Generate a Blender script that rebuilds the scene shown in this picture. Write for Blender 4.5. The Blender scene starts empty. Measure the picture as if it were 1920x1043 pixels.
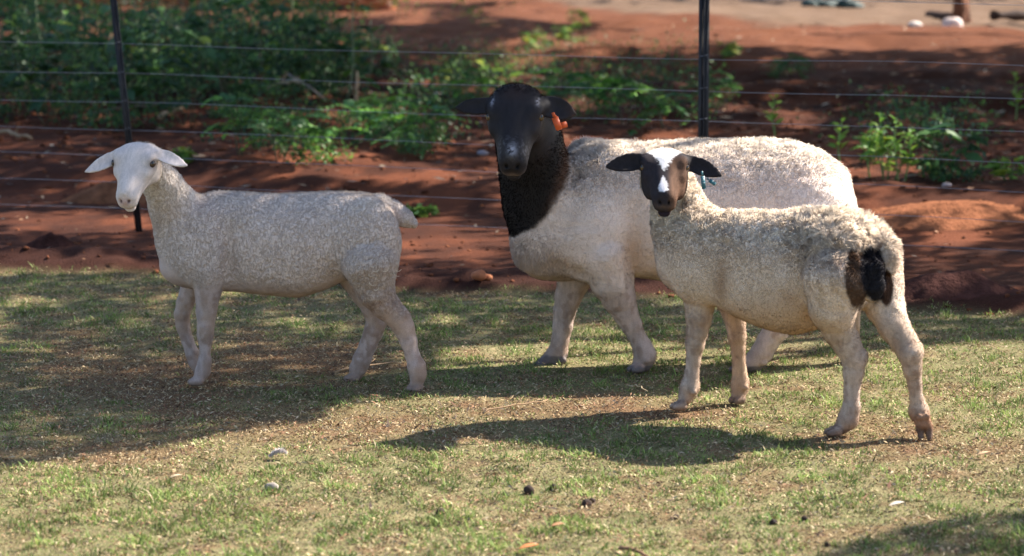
import bpy, math, random
import numpy as np
from mathutils import Vector, Matrix

random.seed(7)
RNG = np.random.default_rng(11)
sc = bpy.context.scene
C = sc.collection

# ---------------------------------------------------------------- camera
CAM_H = 1.75
PITCH = math.radians(8.78)
FPX = 4860.0
cam_d = bpy.data.cameras.new('camera')
cam = bpy.data.objects.new('camera', cam_d); C.objects.link(cam)
cam.location = (0, 0, CAM_H)
cam.rotation_euler = (math.pi/2 - PITCH, 0, 0)
cam_d.sensor_width = 36.0
cam_d.lens = 36.0*FPX/1920.0
cam_d.clip_start = 0.1; cam_d.clip_end = 2000
cam_d.dof.use_dof = True
cam_d.dof.focus_distance = 8.8
cam_d.dof.aperture_fstop = 3.3
sc.camera = cam

# ---------------------------------------------------------------- light
SUN_AZ = np.array([0.88, 0.475]); SUN_AZ /= np.linalg.norm(SUN_AZ)
SUN_EL = math.radians(41.5)
SUNV = np.array([SUN_AZ[0]*math.cos(SUN_EL), SUN_AZ[1]*math.cos(SUN_EL), math.sin(SUN_EL)])
world = bpy.data.worlds.new('World'); sc.world = world; world.use_nodes = True
wn = world.node_tree.nodes; wl = world.node_tree.links
bg = wn['Background']
sky = wn.new('ShaderNodeTexSky'); sky.sky_type = 'NISHITA'; sky.sun_disc = False
sky.sun_elevation = SUN_EL
sky.sun_rotation = math.atan2(SUN_AZ[0], SUN_AZ[1])
sky.dust_density = 1.2; sky.ozone_density = 1.5
wl.new(sky.outputs[0], bg.inputs['Color']); bg.inputs['Strength'].default_value = 0.088
sun_d = bpy.data.lights.new('sun', 'SUN'); sun_d.energy = 5.0; sun_d.angle = math.radians(0.55)
sun_d.color = (1.0, 0.925, 0.81)
sun = bpy.data.objects.new('sun', sun_d); C.objects.link(sun)
sun.rotation_euler = Vector(-SUNV).to_track_quat('-Z', 'Y').to_euler()
sun.location = (12, 8, 12)
sc.view_settings.view_transform = 'Standard'; sc.view_settings.look = 'None'
sc.view_settings.gamma = 1.0; sc.view_settings.use_curve_mapping = False
sc.view_settings.exposure = 1.55

# ---------------------------------------------------------------- helpers
cP, sP = math.cos(PITCH), math.sin(PITCH)
def at(px, py, Y):
    """world point seen at photo pixel (px,py) that stands Y metres ahead"""
    u = (px-960)/FPX; v = (521.5-py)/FPX
    t = Y/(cP + v*sP)
    return np.array([u*t, Y, CAM_H + t*(v*cP - sP)])
def mpp(px, py, Y):
    v = (521.5-py)/FPX
    return Y/(cP + v*sP)/FPX
def gnd(px, py, z=0.0):
    u = (px-960)/FPX; v = (521.5-py)/FPX
    t = (CAM_H-z)/(sP - v*cP)
    return np.array([u*t, t*(cP+v*sP), z])
def to_px(x, y, z=0.0):
    f = y*cP - (z-CAM_H)*sP
    up = y*sP + (z-CAM_H)*cP
    return 960 + FPX*x/f, 521.5 - FPX*up/f

def _h(ix, iy, iz, s):
    n = (ix*374761393 + iy*668265263 + iz*1274126177 + s*974711) & 0xffffffff
    n = ((n ^ (n >> 13))*1103515245 + 12345) & 0xffffffff
    n = ((n ^ (n >> 16))*2246822519) & 0xffffffff
    return ((n ^ (n >> 15)) & 0xffff)*(1.0/65535.0)
def vnoise(p, f=1.0, s=0):
    """value noise 0..1, p (N,3) or (N,2)"""
    p = np.asarray(p, dtype=np.float64)*f + 1000.0
    if p.shape[1] == 2: p = np.hstack([p, np.full((len(p), 1), 3.37)])
    i = np.floor(p).astype(np.int64); fr = (p-i); fr = fr*fr*(3-2*fr)
    r = 0
    for dx in (0, 1):
        wx = fr[:, 0] if dx else 1-fr[:, 0]
        for dy in (0, 1):
            wy = fr[:, 1] if dy else 1-fr[:, 1]
            for dz in (0, 1):
                wz = fr[:, 2] if dz else 1-fr[:, 2]
                r = r + wx*wy*wz*_h(i[:, 0]+dx, i[:, 1]+dy, i[:, 2]+dz, s)
    return r
def fbm(p, f=1.0, s=0, o=4, g=0.5):
    a = 1; t = 0; r = 0
    for k in range(o):
        r = r + a*vnoise(p, f*2.03**k, s+k*17); t += a; a *= g
    return r/t
def sstep(a, b, x):
    t = np.clip((x-a)/(b-a), 0, 1); return t*t*(3-2*t)
def mixc(a, b, t):
    a = np.asarray(a, dtype=float); b = np.asarray(b, dtype=float)
    return a + (b-a)*np.asarray(t)[..., None]

def mk_mesh(name, verts, faces=None, tris=None, quads=None, smooth=False):
    """fast mesh from arrays; verts (N,3); tris (M,3) and/or quads (K,4)"""
    me = bpy.data.meshes.new(name)
    verts = np.ascontiguousarray(verts, dtype=np.float32)
    me.vertices.add(len(verts)); me.vertices.foreach_set('co', verts.ravel())
    parts = []; sizes = []
    if quads is not None and len(quads): parts.append(np.asarray(quads).ravel()); sizes.append(np.full(len(quads), 4))
    if tris is not None and len(tris): parts.append(np.asarray(tris).ravel()); sizes.append(np.full(len(tris), 3))
    loops = np.concatenate(parts).astype(np.int32); sz = np.concatenate(sizes).astype(np.int32)
    me.loops.add(len(loops)); me.loops.foreach_set('vertex_index', loops)
    me.polygons.add(len(sz))
    st = np.concatenate([[0], np.cumsum(sz)[:-1]]).astype(np.int32)
    me.polygons.foreach_set('loop_start', st); me.polygons.foreach_set('loop_total', sz)
    if smooth: me.polygons.foreach_set('use_smooth', np.ones(len(sz), dtype=bool))
    me.update(calc_edges=True)
    return me
def set_col(me, col, name='col'):
    a = me.attributes.new(name, 'FLOAT_COLOR', 'POINT')
    c = np.ones((len(me.vertices), 4), dtype=np.float32); c[:, :3] = col
    a.data.foreach_set('color', c.ravel())
def set_vec(me, v, name):
    a = me.attributes.new(name, 'FLOAT_VECTOR', 'POINT')
    a.data.foreach_set('vector', np.ascontiguousarray(v, dtype=np.float32).ravel())
def link(name, me, mat, parent=None, loc=None, **props):
    o = bpy.data.objects.new(name, me); C.objects.link(o)
    if mat is not None and len(me.materials) == 0: me.materials.append(mat)
    if parent is not None: o.parent = parent
    if loc is not None: o.location = tuple(loc)
    for k, v in props.items(): o[k] = v
    return o
def empty(name, loc, label, cat, group=None):
    o = bpy.data.objects.new(name, None); C.objects.link(o)
    o.empty_display_size = 0.1
    o.location = tuple(loc); o['label'] = label; o['category'] = cat
    if group: o['group'] = group
    return o
def copy_tree(o, parent=None):
    c = o.copy(); C.objects.link(c)
    if parent is not None: c.parent = parent
    for ch in list(o.children): copy_tree(ch, c)
    return c

class MB:
    """collects vertices, quads and tris"""
    def __init__(s): s.v = []; s.q = []; s.t = []; s.n = 0; s.c = []
    def add(s, v, q=None, t=None, col=None):
        v = np.asarray(v, dtype=float)
        if q is not None and len(q): s.q.append(np.asarray(q)+s.n)
        if t is not None and len(t): s.t.append(np.asarray(t)+s.n)
        s.v.append(v); s.n += len(v)
        if col is not None: s.c.append(np.broadcast_to(np.asarray(col, dtype=float), (len(v), 3)))
    def tube(s, pts, rad, seg=8, cap=True, col=None):
        pts = np.asarray(pts, dtype=float); rad = np.broadcast_to(np.asarray(rad, dtype=float), (len(pts),))
        T = np.gradient(pts, axis=0); T /= np.linalg.norm(T, axis=1)[:, None]+1e-9
        ref = np.array([0.0, 0, 1]) if abs(T[0][2]) < 0.9 else np.array([1.0, 0, 0])
        V = []
        for i in range(len(pts)):
            a = np.cross(T[i], ref); a /= np.linalg.norm(a)+1e-9; b = np.cross(T[i], a)
            th = np.arange(seg)*2*math.pi/seg
            V.append(pts[i] + rad[i]*(np.cos(th)[:, None]*a + np.sin(th)[:, None]*b))
        V = np.vstack(V); Q = []
        for i in range(len(pts)-1):
            for k in range(seg):
                k2 = (k+1) % seg
                Q.append([i*seg+k, i*seg+k2, (i+1)*seg+k2, (i+1)*seg+k])
        Tr = []
        if cap:
            V = np.vstack([V, pts[0], pts[-1]]); e = len(V)
            for k in range(seg):
                k2 = (k+1) % seg
                Tr.append([e-2, k2, k]); m = (len(pts)-1)*seg; Tr.append([e-1, m+k, m+k2])
        s.add(V, Q, Tr, col)
    def box(s, c, h, R=None, col=None):
        v = np.array([[x, y, z] for x in (-1, 1) for y in (-1, 1) for z in (-1, 1)], dtype=float)*np.asarray(h)
        if R is not None: v = v @ np.asarray(R).T
        s.add(v+np.asarray(c), [[0, 1, 3, 2], [4, 6, 7, 5], [0, 4, 5, 1], [2, 3, 7, 6], [0, 2, 6, 4], [1, 5, 7, 3]], None, col)
    def mesh(s, name, smooth=False, loc=None):
        v = np.vstack(s.v)
        if loc is not None: v = v - np.asarray(loc)
        me = mk_mesh(name, v, quads=np.vstack(s.q) if s.q else None, tris=np.vstack(s.t) if s.t else None, smooth=smooth)
        if s.c and sum(len(c) for c in s.c) == len(v): set_col(me, np.vstack(s.c))
        return me

# ---------------------------------------------------------------- materials
def mat(name, col=(0.5, 0.5, 0.5), rough=0.8, attr=None, noise=None, bump=None, spec=0.3, metal=0.0, transl=0.0, var=0.25):
    """procedural material. noise=(scale, dark, light); bump=(scale, distance)"""
    m = bpy.data.materials.new(name); m.use_nodes = True
    n = m.node_tree.nodes; l = m.node_tree.links
    b = n['Principled BSDF']; b.inputs['Roughness'].default_value = rough
    b.inputs['Specular IOR Level'].default_value = spec; b.inputs['Metallic'].default_value = metal
    tc = n.new('ShaderNodeTexCoord')
    if attr:
        a = n.new('ShaderNodeAttribute'); a.attribute_name = attr; src = a.outputs['Color']
    else:
        rgb = n.new('ShaderNodeRGB'); rgb.outputs[0].default_value = (*col, 1); src = rgb.outputs[0]
    nz = n.new('ShaderNodeTexNoise'); nz.inputs['Scale'].default_value = noise or 12.0
    nz.inputs['Detail'].default_value = 6.0; nz.inputs['Roughness'].default_value = 0.65
    l.new(tc.outputs['Object'], nz.inputs['Vector'])
    mr = n.new('ShaderNodeMapRange'); mr.inputs['From Min'].default_value = 0.25; mr.inputs['From Max'].default_value = 0.75
    mr.inputs['To Min'].default_value = 1-var; mr.inputs['To Max'].default_value = 1+var
    l.new(nz.outputs['Fac'], mr.inputs['Value'])
    mu = n.new('ShaderNodeVectorMath'); mu.operation = 'SCALE'
    l.new(src, mu.inputs[0]); l.new(mr.outputs[0], mu.inputs['Scale'])
    l.new(mu.outputs[0], b.inputs['Base Color'])
    if bump:
        bn = n.new('ShaderNodeTexNoise'); bn.inputs['Scale'].default_value = bump[0]; bn.inputs['Detail'].default_value = 5
        bn.inputs['Roughness'].default_value = 0.6
        l.new(tc.outputs['Object'], bn.inputs['Vector'])
        bp = n.new('ShaderNodeBump'); bp.inputs['Distance'].default_value = bump[1]; bp.inputs['Strength'].default_value = 1.0
        l.new(bn.outputs['Fac'], bp.inputs['Height']); l.new(bp.outputs[0], b.inputs['Normal'])
    if transl > 0:
        tr = n.new('ShaderNodeBsdfTranslucent'); l.new(mu.outputs[0], tr.inputs['Color'])
        mx = n.new('ShaderNodeMixShader'); mx.inputs[0].default_value = transl
        out = n['Material Output']
        l.new(b.outputs[0], mx.inputs[1]); l.new(tr.outputs[0], mx.inputs[2]); l.new(mx.outputs[0], out.inputs['Surface'])
    return m

def hide_mat(name, curl=0.004, curl_scale=90.0, fine=0.0015, spec=0.13, rough=0.8):
    """skin and short coat: colour attribute, wool relief where the alpha-like attribute 'wool' is 1"""
    m = bpy.data.materials.new(name); m.use_nodes = True
    n = m.node_tree.nodes; l = m.node_tree.links
    b = n['Principled BSDF']; b.inputs['Roughness'].default_value = rough; b.inputs['Specular IOR Level'].default_value = spec
    a = n.new('ShaderNodeAttribute'); a.attribute_name = 'col'
    w = n.new('ShaderNodeAttribute'); w.attribute_name = 'wool'
    tc = n.new('ShaderNodeTexCoord')
    mp = n.new('ShaderNodeMapping'); mp.inputs['Scale'].default_value = (1, 1, 0.6)
    l.new(tc.outputs['Object'], mp.inputs['Vector'])
    nz = n.new('ShaderNodeTexNoise'); nz.inputs['Scale'].default_value = 350; nz.inputs['Detail'].default_value = 3
    l.new(tc.outputs['Object'], nz.inputs['Vector'])
    dn = n.new('ShaderNodeTexNoise'); dn.inputs['Scale'].default_value = curl_scale*0.8; dn.inputs['Detail'].default_value = 2
    dn.inputs['Distortion'].default_value = 1.2
    l.new(mp.outputs[0], dn.inputs['Vector'])
    # ridged noise: thin dark creases between locks
    ab = n.new('ShaderNodeMath'); ab.operation = 'SUBTRACT'; ab.inputs[1].default_value = 0.5
    l.new(dn.outputs['Fac'], ab.inputs[0])
    ab2 = n.new('ShaderNodeMath'); ab2.operation = 'ABSOLUTE'; l.new(ab.outputs[0], ab2.inputs[0])
    cr = n.new('ShaderNodeMapRange'); cr.inputs['From Min'].default_value = 0.0; cr.inputs['From Max'].default_value = 0.075
    cr.inputs['To Min'].default_value = 0.0; cr.inputs['To Max'].default_value = 1.0; cr.interpolation_type = 'SMOOTHSTEP'
    l.new(ab2.outputs[0], cr.inputs['Value'])
    wm = n.new('ShaderNodeMath'); wm.operation = 'MULTIPLY'; l.new(cr.outputs[0], wm.inputs[0]); l.new(w.outputs['Fac'], wm.inputs[1])
    b1 = n.new('ShaderNodeBump'); b1.inputs['Distance'].default_value = curl; b1.inputs['Strength'].default_value = 0.9
    l.new(wm.outputs[0], b1.inputs['Height'])
    b2 = n.new('ShaderNodeBump'); b2.inputs['Distance'].default_value = fine; b2.inputs['Strength'].default_value = 0.7
    l.new(nz.outputs['Fac'], b2.inputs['Height']); l.new(b1.outputs[0], b2.inputs['Normal']); l.new(b2.outputs[0], b.inputs['Normal'])
    # brown tint in the creases between the locks
    cw = n.new('ShaderNodeMath'); cw.operation = 'SUBTRACT'; cw.inputs[0].default_value = 1.0; l.new(cr.outputs[0], cw.inputs[1])
    cw2 = n.new('ShaderNodeMath'); cw2.operation = 'MULTIPLY'; l.new(cw.outputs[0], cw2.inputs[0]); l.new(w.outputs['Fac'], cw2.inputs[1])
    cw3 = n.new('ShaderNodeMath'); cw3.operation = 'MULTIPLY'; l.new(cw2.outputs[0], cw3.inputs[0]); cw3.inputs[1].default_value = 0.5
    mx = n.new('ShaderNodeMix'); mx.data_type = 'RGBA'; mx.blend_type = 'MULTIPLY'
    l.new(cw3.outputs[0], mx.inputs[0]); l.new(a.outputs['Color'], mx.inputs[6]); mx.inputs[7].default_value = (0.55, 0.44, 0.34, 1)
    mr = n.new('ShaderNodeMapRange'); mr.inputs['From Min'].default_value = 0.2; mr.inputs['From Max'].default_value = 0.8
    mr.inputs['To Min'].default_value = 0.8; mr.inputs['To Max'].default_value = 1.2
    l.new(nz.outputs['Fac'], mr.inputs['Value'])
    mu = n.new('ShaderNodeVectorMath'); mu.operation = 'SCALE'; l.new(mx.outputs[2], mu.inputs[0]); l.new(mr.outputs[0], mu.inputs['Scale'])
    l.new(mu.outputs[0], b.inputs['Base Color'])
    return m
def fur_mat(name, tr=0.3):
    m = bpy.data.materials.new(name); m.use_nodes = True
    n = m.node_tree.nodes; l = m.node_tree.links
    for x in list(n):
        if x.type == 'BSDF_PRINCIPLED': n.remove(x)
    a = n.new('ShaderNodeAttribute'); a.attribute_name = 'col'
    g = n.new('ShaderNodeAttribute'); g.attribute_name = 'rootn'
    ge = n.new('ShaderNodeNewGeometry')
    ad = n.new('ShaderNodeMix'); ad.data_type = 'VECTOR'; ad.inputs[0].default_value = 0.12
    l.new(g.outputs['Vector'], ad.inputs[4]); l.new(ge.outputs['Normal'], ad.inputs[5])
    d = n.new('ShaderNodeBsdfDiffuse'); l.new(a.outputs['Color'], d.inputs['Color']); l.new(ad.outputs[1], d.inputs['Normal'])
    t = n.new('ShaderNodeBsdfTranslucent'); l.new(a.outputs['Color'], t.inputs['Color'])
    mx = n.new('ShaderNodeMixShader'); mx.inputs[0].default_value = tr
    l.new(d.outputs[0], mx.inputs[1]); l.new(t.outputs[0], mx.inputs[2])
    l.new(mx.outputs[0], n['Material Output'].inputs['Surface'])
    return m
# ================================================================ animal bodies
class Sdf:
    def __init__(s, lo, hi, h):
        s.lo = np.asarray(lo, dtype=np.float32); s.h = h
        n = np.ceil((np.asarray(hi)-np.asarray(lo))/h).astype(int)+1
        s.n = n; s.F = np.full(tuple(n), 1.0, dtype=np.float32)
        s.ax = [s.lo[i]+h*np.arange(n[i], dtype=np.float32) for i in range(3)]
    def win(s, lo, hi):
        sl = []
        for i in range(3):
            a = max(0, int((lo[i]-s.lo[i])/s.h)-1); b = min(int(s.n[i]), int((hi[i]-s.lo[i])/s.h)+3)
            if b <= a: return None
            sl.append(slice(a, b))
        return tuple(sl)
    def pts(s, sl):
        return s.ax[0][sl[0]][:, None, None], s.ax[1][sl[1]][None, :, None], s.ax[2][sl[2]][None, None, :]
    def union(s, sl, d, k):
        F = s.F[sl]
        if k <= 0: s.F[sl] = np.minimum(F, d); return
        h = np.clip(k-np.abs(F-d), 0, None)/k
        s.F[sl] = np.minimum(F, d)-h*h*k*0.25
    def cut(s, sl, d, k):
        F = s.F[sl]; d = -d
        h = np.clip(k-np.abs(F-d), 0, None)/k
        s.F[sl] = np.maximum(F, d)+h*h*k*0.25
    def cone(s, a, ra, b, rb, k=0.02):
        a = np.asarray(a, dtype=np.float32); b = np.asarray(b, dtype=np.float32); r = max(ra, rb)+k+0.01
        sl = s.win(np.minimum(a, b)-r, np.maximum(a, b)+r)
        if sl is None: return
        X, Y, Z = s.pts(sl); ba = b-a; L2 = float(ba@ba)+1e-12
        t = np.clip(((X-a[0])*ba[0]+(Y-a[1])*ba[1]+(Z-a[2])*ba[2])/L2, 0, 1)
        d = np.sqrt((X-a[0]-t*ba[0])**2+(Y-a[1]-t*ba[1])**2+(Z-a[2]-t*ba[2])**2)-(ra+(rb-ra)*t)
        s.union(sl, d, k)
    def groove(s, a, b, r, k=0.03):
        a = np.asarray(a, dtype=np.float32); b = np.asarray(b, dtype=np.float32); m = r+k+0.01
        sl = s.win(np.minimum(a, b)-m, np.maximum(a, b)+m)
        if sl is None: return
        X, Y, Z = s.pts(sl); ba = b-a; L2 = float(ba@ba)
        t = np.clip(((X-a[0])*ba[0]+(Y-a[1])*ba[1]+(Z-a[2])*ba[2])/L2, 0, 1)
        s.cut(sl, np.sqrt((X-a[0]-t*ba[0])**2+(Y-a[1]-t*ba[1])**2+(Z-a[2]-t*ba[2])**2)-r, k)
    def chain(s, pts, k=0.012):
        """pts: [(point, radius)]"""
        for (a, ra), (b, rb) in zip(pts[:-1], pts[1:]): s.cone(a, ra, b, rb, k)
    def ell(s, c, rad, R=None, k=0.02, cut=False):
        c = np.asarray(c, dtype=np.float32); rad = np.asarray(rad, dtype=np.float32); r = float(rad.max())+k+0.01
        sl = s.win(c-r, c+r)
        if sl is None: return
        X, Y, Z = s.pts(sl); X = X-c[0]; Y = Y-c[1]; Z = Z-c[2]
        if R is not None:
            R = np.asarray(R, dtype=np.float32)   # rows are the local axes
            x = X*R[0, 0]+Y*R[0, 1]+Z*R[0, 2]; y = X*R[1, 0]+Y*R[1, 1]+Z*R[1, 2]; z = X*R[2, 0]+Y*R[2, 1]+Z*R[2, 2]
        else: x, y, z = X, Y, Z
        k0 = np.sqrt((x/rad[0])**2+(y/rad[1])**2+(z/rad[2])**2)
        k1 = np.sqrt((x/rad[0]**2)**2+(y/rad[1]**2)**2+(z/rad[2]**2)**2)+1e-6
        d = k0*(k0-1)/k1
        (s.cut if cut else s.union)(sl, d, k)
    def loft(s, fr, st, k=0.02, pw=2.0, sm=9, tap=0.0):
        """fr = (origin, side, axis, up); st rows: (t, top, bottom, halfwidth)"""
        o, sd, ax, up = [np.asarray(v, dtype=np.float32) for v in fr]
        st = np.asarray(st, dtype=float); t = np.linspace(st[0, 0], st[-1, 0], 300)
        P = []
        for j in (1, 2, 3):
            v = np.interp(t, st[:, 0], st[:, j]); vp = np.pad(v, sm, mode='reflect', reflect_type='odd')
            ker = np.hanning(2*sm+1); ker /= ker.sum(); P.append(np.convolve(vp, ker, 'valid'))
        cor = []
        for tt in (st[0, 0], st[-1, 0]):
            for a in (-1, 1):
                for b in (st[:, 1].max(), st[:, 2].min()):
                    cor.append(o+sd*a*st[:, 3].max()+ax*tt+up*b)
        cor = np.array(cor); sl = s.win(cor.min(0)-k-0.01, cor.max(0)+k+0.01)
        if sl is None: return
        X, Y, Z = s.pts(sl); X = X-o[0]; Y = Y-o[1]; Z = Z-o[2]
        a = X*sd[0]+Y*sd[1]+Z*sd[2]; tt = X*ax[0]+Y*ax[1]+Z*ax[2]; n = X*up[0]+Y*up[1]+Z*up[2]
        top = np.interp(tt, t, P[0]).astype(np.float32); bot = np.interp(tt, t, P[1]).astype(np.float32); hw = np.maximum(np.interp(tt, t, P[2]).astype(np.float32), 1e-3)
        cc = (top+bot)/2; hh = np.maximum((top-bot)/2, 1e-3); n = n-cc
        if tap: hw = hw*(1+tap*np.clip(n/hh, -1, 1))
        k0 = (np.abs(a/hw)**pw+np.abs(n/hh)**pw)**(1/pw)
        k1 = np.sqrt((a/hw**2)**2+(n/hh**2)**2)+1e-5
        d = np.where(k0 > 0.3, k0*(k0-1)/k1, -np.minimum(hw, hh)*0.7)
        d = np.clip(d, -0.2, 0.5)
        over = np.maximum(st[0, 0]-tt, tt-st[-1, 0])
        d = np.where(over > 0, np.sqrt(np.maximum(d, 0)**2+over**2), d)
        s.union(sl, d.astype(np.float32), k)
    def ear(s, root, tip, nrm, hw, th=0.006, cup=0.35, k=0.01, droop=0.0):
        root = np.asarray(root, float); tip = np.asarray(tip, float); a = tip-root; L = np.linalg.norm(a); a /= L
        n = np.asarray(nrm, float); n -= a*(n@a); n /= np.linalg.norm(n); b = np.cross(n, a)
        r = L*0.6+hw+0.02; c = (root+tip)/2
        sl = s.win(c-r, c+r)
        if sl is None: return
        X, Y, Z = s.pts(sl); X = X-root[0]; Y = Y-root[1]; Z = Z-root[2]
        t = (X*a[0]+Y*a[1]+Z*a[2])/L; y = X*b[0]+Y*b[1]+Z*b[2]; z = X*n[0]+Y*n[1]+Z*n[2]
        tc = np.clip(t, 0.0, 1.0)
        prof = np.interp(tc, [0, .12, .3, .5, .7, .85, .95, 1.0], np.array([.5, .72, .95, 1.0, .84, .54, .26, .06])*hw)
        z = z - cup*(y*y)/hw*(1-0.6*tc) + droop*tc*tc   # cupped sheet
        q = np.abs(y)/np.maximum(prof, 1e-3)
        tth = th*(1.15-0.45*tc)*np.sqrt(np.clip(1-q*q*0.6, 0.15, 1))
        dy = np.maximum(np.abs(y)-prof, 0); dz = np.maximum(np.abs(z)-tth, 0); dt = np.maximum(np.maximum(-t, t-1), 0)*L
        ins = np.maximum(np.abs(z)-tth, np.abs(y)-prof)
        d = np.where((dy+dz+dt) > 0, np.sqrt(dy*dy+dz*dz+dt*dt), np.minimum(ins, 0))-0.0015
        s.union(sl, d.astype(np.float32), k)
    def surface(s):
        F = s.F; h = s.h; ins = F < 0
        nx, ny, nz = F.shape
        cnt = np.zeros((nx-1, ny-1, nz-1), dtype=np.uint8)
        for i in (0, 1):
            for j in (0, 1):
                for k in (0, 1): cnt += ins[i:nx-1+i, j:ny-1+j, k:nz-1+k]
        act = (cnt > 0) & (cnt < 8)
        idx = np.full(act.shape, -1, dtype=np.int32); I, J, K = np.nonzero(act); idx[I, J, K] = np.arange(len(I))
        acc = np.zeros((len(I), 3), dtype=np.float32); num = np.zeros(len(I), dtype=np.float32)
        c8 = [(i, j, k) for i in (0, 1) for j in (0, 1) for k in (0, 1)]
        for a in c8:
            for ax in range(3):
                if a[ax] == 1: continue
                b = list(a); b[ax] = 1
                fa = F[I+a[0], J+a[1], K+a[2]]; fb = F[I+b[0], J+b[1], K+b[2]]
                m = (fa < 0) != (fb < 0); t = np.where(m, fa/(fa-fb+1e-12), 0)
                p = np.array(a, dtype=np.float32)[None, :].repeat(len(I), 0); p[:, ax] += t
                acc[m] += p[m]; num[m] += 1
        v = acc/np.maximum(num, 1)[:, None]; v[:, 0] += I; v[:, 1] += J; v[:, 2] += K
        v = v*h+s.lo
        quads = []
        for ax in range(3):
            o1, o2 = [(1, 2), (2, 0), (0, 1)][ax]
            sa = [slice(None)]*3; sb = [slice(None)]*3; sa[ax] = slice(0, -1); sb[ax] = slice(1, None)
            A = ins[tuple(sa)]; B = ins[tuple(sb)]
            ch = A != B
            g = np.array(np.nonzero(ch)).T
            ok = (g[:, o1] > 0) & (g[:, o2] > 0) & (g[:, o1] < F.shape[o1]-1) & (g[:, o2] < F.shape[o2]-1); g = g[ok]
            def cell(d1, d2):
                c = g.copy(); c[:, o1] += d1; c[:, o2] += d2; return idx[c[:, 0], c[:, 1], c[:, 2]]
            q = np.stack([cell(-1, -1), cell(0, -1), cell(0, 0), cell(-1, 0)], 1)
            flip = ~A[g[:, 0], g[:, 1], g[:, 2]]
            q[flip] = q[flip][:, ::-1]
            quads.append(q)
        return v, np.vstack(quads)

def vnormals(v, q):
    n = np.cross(v[q[:, 2]]-v[q[:, 0]], v[q[:, 3]]-v[q[:, 1]])
    N = np.zeros_like(v)
    for i in range(4):
        for c in range(3): N[:, c] += np.bincount(q[:, i], n[:, c], len(v)).astype(np.float32)
    return N/(np.linalg.norm(N, axis=1)[:, None]+1e-12)
def relax(v, q, it=2, lam=0.5):
    for _ in range(it):
        S = np.zeros_like(v); w = np.zeros(len(v))
        for i in range(4):
            j = (i+1) % 4
            for c in range(3):
                S[:, c] += np.bincount(q[:, i], v[q[:, j], c], len(v)).astype(np.float32); S[:, c] += np.bincount(q[:, j], v[q[:, i], c], len(v)).astype(np.float32)
            w += np.bincount(q[:, i], minlength=len(v)); w += np.bincount(q[:, j], minlength=len(v))
        v = v+lam*(S/w[:, None]-v)
    return v.astype(np.float32)

def largest(v, q):
    """drop loose crumbs: keep the biggest connected piece"""
    lab = np.arange(len(v))
    for _ in range(400):
        m = lab[q].min(1); new = lab.copy()
        for i in range(4): np.minimum.at(new, q[:, i], m)
        new = new[new]
        if (new == lab).all(): break
        lab = new
    big = np.bincount(lab).argmax(); keep = lab == big
    mp = -np.ones(len(v), dtype=int); mp[keep] = np.arange(keep.sum())
    return v[keep], mp[q[keep[q[:, 0]]]]

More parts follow.
